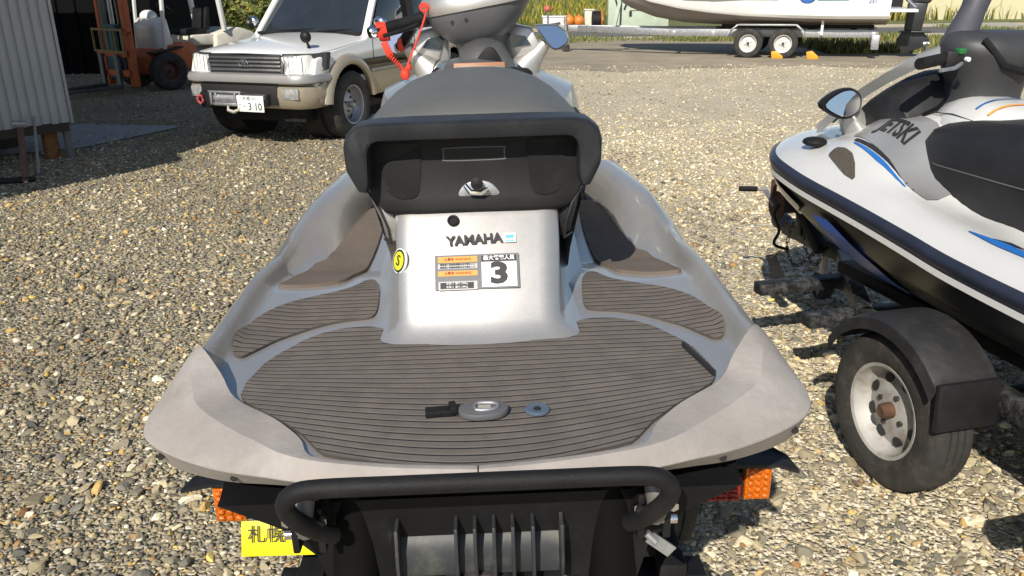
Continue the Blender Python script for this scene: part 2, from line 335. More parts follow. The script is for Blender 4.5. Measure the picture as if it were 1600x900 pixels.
def rib_mat(name, c, groove, per, amp=1., curve=0.):
    m = mat(name, c, .8, 0, .18, 22, bump=0, dirt=tuple(x*1.5 for x in c), ds=7, damt=.45, spec=.3); n = m.node_tree.nodes; L = m.node_tree.links; p = n['Principled BSDF']
    tc = n.new('ShaderNodeTexCoord'); sx = n.new('ShaderNodeSeparateXYZ'); L.new(tc.outputs['Object'], sx.inputs[0])
    x2 = n.new('ShaderNodeMath'); x2.operation = 'MULTIPLY'; L.new(sx.outputs[0], x2.inputs[0]); L.new(sx.outputs[0], x2.inputs[1])
    # the stern ribs bow with the stern, those by the seat run straight
    k = n.new('ShaderNodeMapRange'); k.inputs['From Min'].default_value = 0; k.inputs['From Max'].default_value = .42; k.inputs['To Min'].default_value = curve; k.inputs['To Max'].default_value = 0
    L.new(sx.outputs[1], k.inputs['Value'])
    xk = n.new('ShaderNodeMath'); xk.operation = 'MULTIPLY'; L.new(x2.outputs[0], xk.inputs[0]); L.new(k.outputs[0], xk.inputs[1])
    s1 = n.new('ShaderNodeMath'); s1.operation = 'SUBTRACT'; L.new(sx.outputs[1], s1.inputs[0]); L.new(xk.outputs[0], s1.inputs[1])
    dv = n.new('ShaderNodeMath'); dv.operation = 'DIVIDE'; L.new(s1.outputs[0], dv.inputs[0]); dv.inputs[1].default_value = per
    fr = n.new('ShaderNodeMath'); fr.operation = 'PINGPONG'; L.new(dv.outputs[0], fr.inputs[0]); fr.inputs[1].default_value = .5
    mr = n.new('ShaderNodeMapRange'); mr.inputs['From Min'].default_value = .03; mr.inputs['From Max'].default_value = .17; L.new(fr.outputs[0], mr.inputs['Value'])
    old = p.inputs['Base Color'].links[0].from_socket
    mx = n.new('ShaderNodeMix'); mx.data_type = 'RGBA'; L.new(mr.outputs[0], mx.inputs[0]); mx.inputs[6].default_value = (*groove, 1); L.new(old, mx.inputs[7]); L.new(mx.outputs[2], p.inputs['Base Color'])
    bp = n.new('ShaderNodeBump'); bp.inputs['Strength'].default_value = amp; bp.inputs['Distance'].default_value = .004; L.new(mr.outputs[0], bp.inputs['Height']); L.new(bp.outputs[0], p.inputs['Normal'])
    return m
MAT = rib_mat('ribbed_foam_mat', (.122, .107, .094), (.096, .083, .073), .0215, .9, 1.1)
MAT2 = rib_mat('ribbed_side_mat', (.118, .102, .089), (.088, .076, .066), .021, .9, 0)
FOOT = mat('brown_foot_mat', (.115, .093, .076), .85, 0, .15, 12, bump=.2, bs=250, dirt=(.16, .12, .09), ds=5)
BUMP = mat('worn_taupe_bumper', (.30, .272, .248), .7, 0, .14, 7, bump=.10, bs=90, dirt=(.40, .375, .35), ds=4, damt=.75)
SEAT = mat('grey_vinyl_seat', (.100, .103, .097), .5, 0, .06, 7, bump=.22, bs=420, spec=.45, rvar=.05)
GREYP = mat('charcoal_moulded_plastic', (.10, .102, .107), .45, 0, .12, 8, bump=.08, bs=400)

# ============================================================ SILVER JET SKI (local: x right, y forward, z up; origin on the ground under the stern)
SKI = thing('jet_ski', 'silver grey jet ski with brown ribbed stern deck and charcoal seat, seen from behind', 'jet ski', (-.04, 1.09, 0), R(1.5), ry=R(-1.0))
UO = [(-.0, .16), (.03, .20), (.07, .28), (.12, .36), (.18, .44), (.25, .52), (.33, .585), (.42, .60), (.5, .602), (1.0, .60), (1.5, .585), (1.9, .53), (2.3, .42), (2.7, .28), (3.0, .16), (3.25, .04)]
def Uo(v): return sips(UO, v)
def Hf(u, v):
    a = abs(u); uo = Uo(v)
    fl = ip([(0, .892), (.5, .892), (.62, .897), (.8, .905), (.95, .89), (1.05, .872), (1.8, .872)], v)
    k = smst((v-.22)/.2)
    ui = uo - .02 - .075*k - .03*smst((v-1.0)/.5); uc = uo - .01 - .05*k
    wc = fl + (.052*k + .012*smst((v-.9)/.3) + .06*smst((v-1.2)/.8)); wo = .885 - .012*(1-k) + .03*smst((v-1.0)/1.5)
    if a <= ui: return fl + .012*smst((a-.40)/.12)*k*smst((.95-v)/.2)
    if a <= uc:
        f0 = fl + .012*smst((ui-.40)/.12)*k*smst((.95-v)/.2)
        return f0 + (wc-f0)*smst((a-ui)/(uc-ui))
    return wc + (wo-wc)*((a-uc)/(uo-uc))**1.3
b = MB(); rows = []
NV = 110
for i in range(NV):
    v = .02 + 1.85*i/(NV-1); uo = Uo(v); row = []
    ss = [0, .12, .25, .36, .45, .52, .58, .62, .645, .67, .695, .72, .745, .765, .785, .80, .815, .83, .845, .86, .875, .89, .903, .915, .93, .945, .96, .98, 1.0]
    ss = [-x for x in reversed(ss[1:])] + ss
    pts = [(s_*uo, v, Hf(s_*uo, v)) for s_ in ss]
    e = pts[-1][2]; dl = .012+.063*smst((v-.28)/.15)
    pts = [(-uo+.012, v, e-dl), (-uo-.003, v, e-dl*.8), (-uo-.002, v, e-dl*.16)] + pts + [(uo+.002, v, e-dl*.16), (uo+.003, v, e-dl*.8), (uo-.012, v, e-dl)]
    rows.append(pts)
b.loft(rows, False, False)
b.build('deck', SILVER, SKI, smooth=50)
# hull below
HULL = mat('dark_hull', (.008, .008, .009), .4, 0, .2, 5, dirt=(.03, .03, .03), ds=4, damt=.4, spec=.2)
rings = []
for v in [.09, .12, .4, .8, 1.2, 1.6, 2.0, 2.4, 2.7, 2.95, 3.15, 3.27]:
    uo = ip([(.09, .465), (.3, .485), (.5, .51), (.8, .58)], v) if v < .8 else Uo(v); kz = .43 + .5*max(0, (v-1.9)/1.4)**2; top = .79 + .055*smst((v-.1)/.4) + .12*smst((v-1.2)/1.8)
    kq = 1-smst((v-.1)/.4); h = [(uo-.02, top), (uo-.06-.06*kq, top-.05), (uo*(.72-.10*kq), top-.11), (uo*(.66-.08*kq), top-.18), (uo*.35, kz+.07), (0.0, kz)]
    r_ = [(x, v, z) for x, z in h] + [(-x, v, z) for x, z in reversed(h[:-1])]
    rings.append(r_)
MB().loft(rings).build('hull', HULL, SKI, smooth=30)
MB().loft([[(s*( Uo(v)-.01), v, Hf(Uo(v), v)-.045 + dz) if k==0 else (s*(Uo(v)+.016), v, Hf(Uo(v), v)-.045+dz) for k, dz in ((0, .018), (1, .012), (1, -.012), (0, -.018))] for s in (1,) for v in [.5+.1*i for i in range(27)]], True, True).build('rub_rail', RUBBER, SKI)
MB().loft([[(-(Uo(v)-.01), v, Hf(Uo(v), v)-.045 + dz) if k==0 else (-(Uo(v)+.016), v, Hf(Uo(v), v)-.045+dz) for k, dz in ((0, .018), (1, .012), (1, -.012), (0, -.018))] for v in [.5+.1*i for i in range(27)]], True, True).build('rub_rail', RUBBER, SKI)
# stern bumper
ST = [((.602, .487, .890), (.605, .484, .886), (.608, .478, .876), (.606, .476, .83)),
      ((.550, .404, .949), (.572, .388, .930), (.611, .352, .877), (.606, .355, .818)),
      ((.487, .318, .930), (.530, .285, .926), (.609, .245, .874), (.598, .255, .806)),
      ((.447, .262, .904), (.505, .228, .912), (.587, .185, .870), (.572, .212, .806)),
      ((.357, .183, .902), (.440, .165, .904), (.522, .132, .866), (.515, .164, .812)),
      ((.299, .114, .901), (.365, .105, .901), (.432, .082, .866), (.430, .115, .822)),
      ((.277, .066, .901), (.316, .062, .904), (.345, .046, .871), (.352, .080, .836)),
      ((.240, .047, .900), (.250, .036, .902), (.262, .016, .875), (.268, .045, .850)),
      ((.120, .022, .900), (.120, .008, .902), (.122, -.014, .881), (.122, .010, .860)),
      ((.0, .010, .900), (.0, -.004, .902), (.0, -.024, .884), (.0, .000, .862))]
def interp_st(n):
    out = []
    for i in range(len(ST)-1):
        for k in range(n):
            t = k/n; out.append([tuple(a+(c-a)*t for a, c in zip(p, q)) for p, q in zip(ST[i], ST[i+1])])
    out.append([tuple(p) for p in ST[-1]]); return out
for sgn in (1, -1):
    cols = list(zip(*ST)); sm = [catmull(c, 4, False) for c in cols]
    rings = []
    for i in range(len(sm[0])):
        I, C_, E_, B_ = (sm[k][i] for k in range(4))
        ring = [I-Vector((0, 0, .03)), I, I*.62+C_*.38+Vector((0, 0, .001)), C_, C_*.5+E_*.5+Vector((0, 0, .002)), E_+(C_-E_)*.03, E_+(B_-E_)*.04, E_+(B_-E_)*.5, B_, B_*.6+I*.4-Vector((0, 0, .012))]
        rings.append([(sgn*p.x if abs(p.x) > 1e-4 else sgn*.0012, p.y, p.z) for p in ring])
    bo = MB().loft(rings, True, True).build('stern_bumper', BUMP, SKI, smooth=21)
    for (x, y, z) in ((.556, .168, .845), (.405, .086, .848)):
        MB().cyl((sgn*x, y+.016, z+.002), (sgn*(x+.002), y-.003, z-.001), .0062, n=12).build('screw_hole', INK, bo)
# platform mat
MEDGE = mat('cut_mat_edge', (.06, .051, .044), .85)
half = [(.0, .012), (.08, .016), (.15, .032), (.226, .056), (.250, .066), (.264, .082), (.276, .10), (.299, .133), (.345, .181), (.39, .222), (.432, .262), (.444, .285), (.446, .33), (.432, .415), (.412, .468), (.378, .525), (.345, .556), (.30, .578), (.25, .584), (.218, .573), (.190, .548), (.155, .512), (.105, .480), (.06, .472)]
poly = half + [(0, .470)] + [(-x, y) for x, y in reversed(half[1:])]
pm = drape('platform_mat', poly, Hf, MAT, SKI, off=.007, skirt=.010, step=.03, edge=MEDGE)
cres = [(.270, .888), (.252, .82), (.242, .73), (.240, .66), (.254, .634), (.31, .622), (.37, .592), (.432, .535), (.468, .468), (.484, .440), (.500, .446), (.514, .485), (.518, .55), (.490, .66), (.43, .748), (.345, .798), (.312, .845), (.298, .885), (.284, .898)]
for s in (1, -1):
    P = [(p.x, p.y) for p in catmull([(s*x, y, 0) for x, y in cres], 3)]
    drape('side_mat', P, Hf, MAT2, SKI, off=.006, skirt=.012, step=.02, edge=MEDGE)
    fm = [(.505, .850), (.50, .90), (.475, 1.06), (.452, 1.22), (.43, 1.45), (.40, 1.68), (.34, 1.68), (.315, 1.35), (.315, 1.06), (.335, .95), (.36, .888), (.43, .852), (.48, .842)]
    P = [(p.x, p.y) for p in catmull([(s*x, y, 0) for x, y in fm], 3)]
    drape('foot_mat', P, Hf, FOOT, SKI, off=.009, skirt=.014, step=.02)
# latch and drain on the platform
lt = MB().prism([(p.x, p.y, .902) for p in catmull([(-.035, .176, 0), (-.02, .192, 0), (.02, .197, 0), (.045, .188, 0), (.052, .168, 0), (.035, .148, 0), (-.005, .143, 0), (-.03, .155, 0)], 3)], (0, 0, .012)).build('platform_latch', GREYP, SKI, bevel=.003)
MB().tube([(p.x, p.y, .916) for p in catmull([(-.004, .160, 0), (-.004, .182, 0), (.024, .183, 0), (.034, .172, 0), (.024, .160, 0)], 3)], .003, 8, closed=True).build('latch_ring', STEEL, lt)
MB().box((.010, .171, .9135), (.022, .016, .002)).build('latch_recess', mat('pale_recess', (.33, .31, .27), .7), lt)
MB().box((-.068, .176, .906), (.05, .022, .012), (0, 0, .08)).box((-.045, .178, .912), (.012, .026, .014), (0, 0, .2)).build('latch_strap', RUBBER, lt, bevel=.002)
dr = MB().lathe([(.0, .901), (.022, .901), (.022, .904), (.019, .906), (.008, .905), (.007, .902), (0.0005, .902)], (.102, .176, 0), n=24).build('drain_cap', mat('blue_grey_plastic', (.075, .105, .15), .5), SKI)
MB().cyl((.102, .176, .9025), (.102, .176, .9065), .0055, n=12).build('drain_hole', INK, dr)
# dark curled edge of the mat on the right
MB().bar((.413, .420, .905), (.441, .282, .905), .006, .012).build('mat_edge_gap', INK, SKI)
# pedestal: rounded box whose rear face leans forward
rings = []
def ped_ring(w, ox=0):
    t = (w-.895)/.235; vr = .498 + .205*t; hw = .175 + .012*t + .05*max(0, 1-t*7)**2; vr -= .02*max(0, 1-t*7)**2
    P = []
    rc = .05
    for a in range(0, 91, 15): P.append((hw-rc+rc*math.sin(R(a)), vr+rc*.7-rc*.7*math.cos(R(a)), w))
    P[0] = (hw-rc, vr, w)
    r_ = [(0, vr-.006, w), (hw*.45, vr-.004, w)] + P + [(hw+.028, 1.0, w), (hw+.05, 1.6, w)]
    return r_ + [(-x, y, z) for x, y, z in reversed(r_[1:])]
for w_ in [.89, .897, .905, .915, .93, .96, 1.0, 1.04, 1.08, 1.115, 1.135]: rings.append(ped_ring(w_))
rings.append([(x*.96, y+.012 if y < 1 else y, 1.142) for x, y, z in ped_ring(1.135)])
ped = MB().loft(rings).build('rear_pedestal', SILVER, SKI, smooth=50)
# frame lying on the leaning rear face
fy = Vector((0, .205, .235)).normalized(); fn = Vector((1, 0, 0)).cross(fy); 
def on_face(u, w, lift=.0035):
    t = (w-.895)/.235; p = Vector((u, .492+.205*t, w)) + fn*lift
    return Matrix(((1, fy.x*0, fn.x, p.x), (0, fy.y, fn.y, p.y), (0, fy.z, fn.z, p.z), (0, 0, 0, 1)))
def plate(name, u, w, sx, sy, m, lift=.003, th=.0008, parent=None):
    return MB().box((0, 0, 0), (sx, sy, th)).xf(on_face(u, w, lift)).build(name, m, parent or ped)
text_mesh('maker_name', 'YAMAHA', .031, on_face(-.006, 1.071, .0052) @ Matrix.Rotation(R(2.5), 4, 'Z'), INK, ped, sx=.96, bold=.0012)
stb = plate('round_trip_sticker', .072, 1.073, .026, .022, WPRINT, .0045)
plate('sticker_mark', .072, 1.075, .018, .008, mat('sky_blue_print', (.10, .42, .72), .5), .0056, parent=stb)
plate('sticker_mark', .072, 1.067, .018, .003, mat('sky_blue_print_b', (.10, .42, .72), .5), .0056, parent=stb)
LBL = plate('capacity_label', -.002, 1.0145, .183, .081, mat('label_grey', (.14, .14, .15), .5), .0040)
plate('number_panel', .046, 1.0085, .076, .058, WPRINT, .0052, parent=LBL)
text_mesh('number', '3', .066, on_face(.046, 1.0085, .0066), INK, LBL, sx=1.25, bold=.003)
plate('header_panel', .046, 1.0365, .076, .013, INK, .0052, parent=LBL)
text_mesh('header_text', '最大搭載人員', .0115, on_face(.046, 1.0365, .0066), WPRINT, LBL, bold=.0002)
ORG = mat('orange_print', (.70, .30, .06), .5)
for k, (w_, hh) in enumerate(((1.0365, .014), (1.012, .012))):
    plate('warning_band', -.044, w_, .086, hh, ORG, .0052, parent=LBL)
    text_mesh('warning_text', '▲警告 WARNING', .0072, on_face(-.044, w_, .0066), mat('red_print%d' % k, (.35, .06, .02), .5), LBL)
LG = mat('light_grey_print', (.42, .42, .41), .5)
plate('text_panel', -.044, 1.0245, .086, .012, LG, .0052, parent=LBL)
for k in range(2): text_mesh('fine_text', '乗船前に取扱説明書を必ず読むこと', .0048, on_face(-.044, 1.0272-.005*k, .0066), INK, LBL)
plate('text_panel', -.044, .9905, .084, .020, LG, .0052, parent=LBL)
plate('text_panel_inner', -.046, .9905, .072, .014, INK, .0064, parent=LBL)
for k in range(2): text_mesh('fine_text', '定員 3  最大 240kg', .0058, on_face(-.046, .9935-.006*k, .0078), WPRINT, LBL)
MB().lathe([(.0005, 0), (.009, 0), (.0125, .001), (.0135, .004), (.012, .006), (.009, .0055), (.0085, .002), (.0005, .002)], (0, 0, 0), n=20).xf(on_face(-.052, 1.108, .0015)).build('rubber_plug', RUBBER, ped)
# round yellow sticker on the pedestal's left flank
def on_side(y, w, lift=.002):
    t = (w-.895)/.235; hw = .175+.012*t; x = -(hw-.013)-lift; 
    n_ = Vector((-.80, -.52, .30)).normalized(); a = Vector((0, 0, 1)); yy = (a-n_*a.dot(n_)).normalized(); xx = yy.cross(n_)
    return Matrix(((xx.x, yy.x, n_.x, x), (xx.y, yy.y, n_.y, y), (xx.z, yy.z, n_.z, w), (0, 0, 0, 1)))
Ms = on_side(.632, 1.035, .004)
s1 = MB().cyl((0, 0, -.004), (0, 0, .001), .028, n=28).xf(Ms).build('round_sticker', WPRINT, ped)
MB().cyl((0, 0, 0), (0, 0, .0018), .0255, n=28).xf(Ms).build('sticker_ring', INK, s1)
MB().cyl((0, 0, 0), (0, 0, .0024), .021, n=28).xf(Ms).build('sticker_disc', mat('yellow_green_print', (.62, .62, .03), .5), s1)
text_mesh('sticker_mark', 'S', .034, Ms @ Matrix.Translation((0, 0, .0034)), INK, s1)
MB().box((0, 0, 0), (.014, .022, .004)).xf(on_side(.60, .985, .003)).build('small_sticker', mat('khaki_print', (.35, .36, .22), .5), ped)
# ---- seat
rings = []
for v, hw, wc, we in [(.728, .205, 1.31, 1.29), (.733, .232, 1.325, 1.295), (.748, .242, 1.342, 1.298), (.80, .254, 1.362, 1.294), (.88, .264, 1.380, 1.287), (.97, .268, 1.392, 1.28), (1.08, .266, 1.398, 1.272), (1.2, .254, 1.393, 1.262), (1.32, .230, 1.372, 1.25), (1.45, .195, 1.335, 1.24), (1.6, .175, 1.30, 1.22), (1.8, .15, 1.31, 1.22), (1.95, .12, 1.30, 1.22)]:
    top = [(hw*s_, v, we+(wc-we)*(1-abs(s_)**3.3)) for s_ in [-1, -.975, -.94, -.86, -.75, -.6, -.4, -.2, 0, .2, .4, .6, .75, .86, .94, .975, 1]]
    side = [(hw+.006, v+.004, we-.02), (hw+.004, v+.03, we-.06), (hw-.03, v+.06, we-.15)]
    rings.append([(-x, y, z) for x, y, z in reversed(side)] + top + side)
seat = MB().loft(rings, True, True).build('seat', SEAT, SKI, smooth=60)
# stitched piping along the top of the seat
pip = []
for v, hw, wc, we in [(.748, .226, 1.337, 1.298), (.80, .232, 1.366, 1.296), (.88, .237, 1.386, 1.29), (.97, .238, 1.398, 1.285), (1.08, .236, 1.402, 1.28), (1.2, .226, 1.396, 1.27), (1.32, .206, 1.375, 1.26)]:
    pip.append((hw, v, we+(wc-we)*(1-(hw/(hw+.016))**2.4)+.001))
loopp = [(-x, y, z) for x, y, z in reversed(pip)] + [(-.1, .742, 1.3415), (0, .742, 1.345), (.1, .742, 1.3415)][0:0] + []
MB().tube([(-x, y, z) for x, y, z in pip], .0028, 6).build('seat_piping', GREYP, seat)
MB().tube(pip, .0028, 6).build('seat_piping', GREYP, seat)
MB().tube([(u, .7285+.004*abs(u/.2)**3, 1.2955+.0325*(1-abs(u/.236)**2.4)) for u in [-.21, -.18, -.14, -.1, -.05, 0, .05, .1, .14, .18, .21]], .0025, 6).build('seat_seam', BLACKP, seat)
# rear panel of the seat
PANEL = mat('black_textured_panel', (.016, .016, .0165), .5, 0, .25, 7, bump=.15, bs=600, dirt=(.022, .022, .022), ds=5, damt=.5, spec=.18)
rings = []
for w_, hw, v0 in [(1.118, .190, .700), (1.125, .202, .690), (1.135, .212, .688), (1.16, .232, .698), (1.20, .248, .706), (1.24, .262, .712), (1.27, .268, .712), (1.295, .268, .712), (1.305, .26, .712)]:
    r_ = [(hw*s_, v0 + .018*abs(s_)**5, w_) for s_ in [-1, -.97, -.9, -.8, -.65, -.45, -.2, 0, .2, .45, .65, .8, .9, .97, 1]]
    rings.append(r_ + [(hw-.005, 1.0, w_), (-hw+.005, 1.0, w_)])
panel = MB().loft(rings).build('seat_back_panel', PANEL, SKI, smooth=45)
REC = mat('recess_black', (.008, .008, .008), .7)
for s in (-1, 1):
    P = catmull([(s*.115, 0, 1.277), (s*.19, 0, 1.280), (s*.222, 0, 1.272), (s*.225, 0, 1.235), (s*.205, 0, 1.185), (s*.175, 0, 1.160), (s*.130, 0, 1.165), (s*.120, 0, 1.21)], 3)
    def pv(x, z): return ip([(1.118, .700), (1.135, .688), (1.16, .700), (1.20, .715), (1.24, .722), (1.27, .720), (1.295, .712)], z) + .018*abs(x/ip([(1.118, .188), (1.16, .222), (1.2, .244), (1.24, .256), (1.3, .262)], z))**5
    MB().prism([(p.x, pv(p.x, p.z)-.006, p.z) for p in P], (0, .04, 0)).build('moulded_pad', RUBBER, panel, smooth=30)
# slot and latch
slot = catmull([(-.066, 0, 1.284), (-.06, 0, 1.289), (.06, 0, 1.289), (.066, 0, 1.284), (.066, 0, 1.268), (.06, 0, 1.262), (-.06, 0, 1.262), (-.066, 0, 1.268)], 3)
MB().tube([(p.x, .713, p.z-.024) for p in slot], .0028, 8, closed=True).build('slot_rim', GREYP, panel)
MB().prism([(p.x, .7105, p.z-.024) for p in slot], (0, .03, 0)).build('slot_opening', REC, panel)
MB().cyl((-.004, .712, 1.287), (-.004, .722, 1.287), .004, n=10).build('screw', INK, panel)
lk = MB().prism([(p.x, .698, p.z) for p in catmull([(-.038, 0, 1.158), (-.030, 0, 1.180), (-.005, 0, 1.193), (.03, 0, 1.190), (.05, 0, 1.172), (.05, 0, 1.158), (.0, 0, 1.152)], 3)], (0, .03, 0)).build('latch_housing', STEEL, panel, bevel=.004)
MB().tube([(-.022, .690, 1.186), (-.01, .684, 1.172), (.012, .683, 1.170), (.028, .686, 1.178)], .006, 8).build('latch_lever', CHROME, lk)
MB().lathe([(.0005, 0), (.012, 0), (.014, -.008), (.0005, -.012)], (.004, .692, 1.19), 'Y', 16).build('latch_button', BLACKP, lk)
# grab handle: one thick moulded lip with its ends turned down
half_o = [(.2765, 1.238), (.2785, 1.285), (.270, 1.310), (.248, 1.327), (.215, 1.333), (.12, 1.335)]
half_i = [(.12, 1.296), (.205, 1.295), (.220, 1.288), (.226, 1.270), (.228, 1.20), (.234, 1.182), (.250, 1.182)]
outl = [(x, z) for x, z in half_o] + [(-x, z) for x, z in reversed(half_o)] + [(-x, z) for x, z in reversed(half_i)] + [(x, z) for x, z in half_i]
hs = MB()
n_ = len(half_o)
full_o = [(-x, z) for x, z in half_o] + [(x, z) for x, z in reversed(half_o)]
full_i = [(-x, z) for x, z in reversed(half_i)] + [(x, z) for x, z in half_i]
# section by section: outer/inner pairs resampled to the same count
def resamp(P, n):
    P = [Vector((a, 0, b)) for a, b in P]; d = [0]
    for a, b in zip(P, P[1:]): d.append(d[-1]+(b-a).length)
    out = []
    for k in range(n):
        t = d[-1]*k/(n-1); q = max(q_ for q_ in range(len(d)) if d[q_] <= t+1e-9); q = min(q, len(P)-2); out.append(P[q].lerp(P[q+1], (t-d[q])/(d[q+1]-d[q])))
    return out
oo, ii = resamp(full_o, 49), resamp([(-x, z) for x, z in reversed(half_i)] + half_i, 49)
rings = []
for k, (a, c_) in enumerate(zip(oo, ii)):
    e = abs(k-24)/24; yf = .640+.012*abs(a.x/.27)**3+.05*max(0, (1.245-a.z)/.06); m_ = (a+c_)/2
    f0 = lambda p, t: p.lerp(m_, t)
    rings.append([(f0(a, .30).x, yf, f0(a, .30).z), (f0(a, .08).x, yf+.006, f0(a, .08).z), (a.x, yf+.018, a.z), (a.x, .735, a.z), (c_.x, .735, c_.z), (c_.x, yf+.014, c_.z), (f0(c_, .12).x, yf+.004, f0(c_, .12).z), (f0(c_, .4).x, yf, f0(c_, .4).z)])
MB().loft(rings).build('grab_handle', mat('charcoal_grab_handle', (.020, .021, .024), .42, 0, .2, 10, bump=.1, bs=500, dirt=(.05, .05, .052), ds=9, spec=.35), SKI, smooth=38)
# flap filling the space between handle and seat
# side trim panels below the seat
for s in (-1, 1):
    P = [(s*.268, .765, 1.205), (s*.245, .735, 1.180), (s*.215, .715, 1.135), (s*.200, .715, 1.09), (s*.198, .73, 1.05), (s*.222, .80, 1.04), (s*.258, .95, 1.09), (s*.268, .92, 1.18)]
    MB().prism(P, (-s*.02, .012, 0)).build('side_trim', SILVER if s < 0 else BLACKP, SKI, bevel=.004)
    MB().tube([Vector(p)+Vector((s*.002, -.003, -.003)) for p in P[1:6]], .003, 6).build('trim_gap', INK, SKI)
    # long side body below the seat
    MB().loft([[(s*(.20+d), v, 1.24), (s*(.255+d), v, 1.18), (s*(.265+d), v, 1.08), (s*(.235+d), v, .95), (s*(.225+d), v, .865)] for v, d in [(.95, 0), (1.2, .0), (1.5, -.01), (1.8, .0), (2.0, .03)]], False, False).build('seat_side_panel', SILVER, SKI, smooth=60)
    # tall inner knee wall of the footwell
    MB().loft([[(s*u_, v, Hf(u_, v)-.004+(max(w_, Hf(u_, v)+.004)-Hf(u_, v))*smst((v-.95)/.55)) for u_, w_ in ((Uo(v)-.17, .885), (Uo(v)-.145-.02*k, .94), (Uo(v)-.12-.03*k, .968+.012*k), (Uo(v)-.095-.02*k, .988+.012*k), (Uo(v)-.065, .985+.008*k), (Uo(v)-.035, .955+.005*k), (Uo(v)-.012, .92))] for v, k in [(.9, -1), (1.0, -1), (1.1, -1), (1.2, -.7), (1.3, -.4), (1.4, 0), (1.5, .3), (1.6, .5), (1.75, .8), (1.85, .9)]], False, False).build('knee_wall', SILVER, SKI, smooth=70)
# cowl and hood
rings = []
for v, hw, wc, we, wl in [(1.62, .24, 1.285, 1.20, 1.0), (1.72, .29, 1.315, 1.22, 1.0), (1.85, .325, 1.335, 1.245, 1.0), (2.05, .35, 1.35, 1.25, 1.02), (2.3, .36, 1.345, 1.22, 1.03), (2.6, .32, 1.29, 1.16, 1.04), (2.9, .22, 1.20, 1.11, 1.04), (3.1, .13, 1.12, 1.07, 1.03), (3.22, .05, 1.06, 1.04, 1.02)]:
    top = [(hw*s_, v, we+(wc-we)*(1-abs(s_)**1.6)) for s_ in [-1, -.8, -.55, -.3, 0, .3, .55, .8, 1]]
    lo = [(hw+.02, v, we-.06), (hw+.05*min(1, hw/.2), v, wl)]
    rings.append([(-x, y, z) for x, y, z in reversed(lo)] + top + lo)
cowl = MB().loft(rings).build('front_cowl', SILVER, SKI, smooth=40)
MB().loft([[(u, v, z) for u, z in ((-.12, 1.338-.02), (-.11, 1.345), (0, 1.362), (.11, 1.345), (.12, 1.338-.02))] for v in (1.66, 1.8, 2.0)], False, False).build('cowl_centre_panel', GREYP, SKI, smooth=50)
ob = MB().box((.01, 1.63, 1.352), (.165, .012, .030), (R(-18), 0, 0)).build('warning_plate', mat('copper_brown_label', (.30, .13, .06), .5), SKI, bevel=.002)
MB().box((.01, 1.622, 1.348), (.150, .006, .016), (R(-18), 0, 0)).build('plate_text_field', GREYP, ob)
text_mesh('plate_text', '注意 ▲ CAUTION', .014, Matrix.Translation((.01, 1.6175, 1.348)) @ Matrix.Rotation(R(72), 4, 'X'), WPRINT, ob)
MB().prism([(.10, 1.66, 1.30), (.10, 1.66, 1.345), (.17, 1.67, 1.338), (.185, 1.68, 1.325), (.18, 1.67, 1.30)], (0, .05, 0)).build('cowl_grip_block', BLACKP, SKI, bevel=.004)
# steering column and padded pod, turned a little
Mp = Matrix.Translation((.018, 1.95, 1.40)) @ Matrix.Rotation(R(-9), 4, 'Y')
MB().lathe([(.105, -.09), (.095, -.06), (.085, -.02), (.088, .01), (.10, .03)], (0, 0, 0), n=32).xf(Mp).build('steering_column', GREYP, SKI, smooth=60)
rings = []
for h, rx, ry, dx in [(.015, .085, .08, 0), (.03, .108, .10, 0), (.05, .132, .115, .002), (.08, .16, .13, .006), (.115, .182, .14, .010), (.15, .195, .142, .013), (.18, .19, .13, .014), (.205, .165, .10, .014), (.215, .12, .07, .014)]:
    rings.append([(dx+rx*math.copysign(abs(math.cos(q))**.85, math.cos(q)), ry*math.sin(q), h) for q in [2*math.pi*k/32 for k in range(32)]])
pod = MB().loft(rings).xf(Mp).build('handlebar_pod', GREYP, SKI, smooth=60)
MB().loft([[((.014+rx*math.copysign(abs(math.cos(q))**.85, math.cos(q))), ry*math.sin(q), h) for q in [2*math.pi*k/32 for k in range(32)]] for h, rx, ry in ((.128, .193, .147), (.150, .200, .150), (.182, .194, .136), (.208, .168, .105), (.219, .12, .07))]).xf(Mp).build('pod_top_cover', SILVER, pod, smooth=60)
for a, hh in ((-118, .10), (-101, .10), (-60, .12)):
    x, y = .172*math.cos(R(a)), .136*math.sin(R(a))
    MB().cyl((x, y+.01, hh), (x*1.01, y-.002, hh-.001), .006, n=10).xf(Mp).build('pod_screw', INK, pod)
MB().prism([(p.x, 0, p.z) for p in catmull([(-.035, 0, 0), (-.015, 0, .04), (.015, 0, .055), (.04, 0, .03), (.045, 0, 0)], 3)], (0, .02, 0)).xf(Matrix.Translation((.035, 1.845, 1.345))).build('steering_cover', PANEL, SKI, bevel=.004)
# grips
gl = MB().tube([(-.10, 1.985, 1.520), (-.16, 1.96, 1.505), (-.21, 1.935, 1.492)], [.02, .024, .022], 14).build('handlebar', BLACKM, SKI)
gp = MB().tube([(-.205, 1.935, 1.492), (-.26, 1.90, 1.480), (-.345, 1.845, 1.462)], [.021, .0215, .021], 16).build('hand_grip', RUBBER, gl)
MB().tube([(-.343, 1.846, 1.4625), (-.352, 1.841, 1.4605), (-.362, 1.835, 1.458)], [.022, .0235, .017], 16).build('bar_end', CHROME, gl)
MB().tube([(-.20, 1.905, 1.478), (-.25, 1.86, 1.462), (-.31, 1.815, 1.449)], [.008, .0075, .007], 8).build('brake_lever', BLACKM, gl)
MB().box((-.165, 1.945, 1.50), (.06, .055, .05), (0, .2, .4)).box((-.15, 1.92, 1.528), (.03, .02, .03), (0, .2, .4)).build('switch_box', BLACKP, gl, bevel=.005)
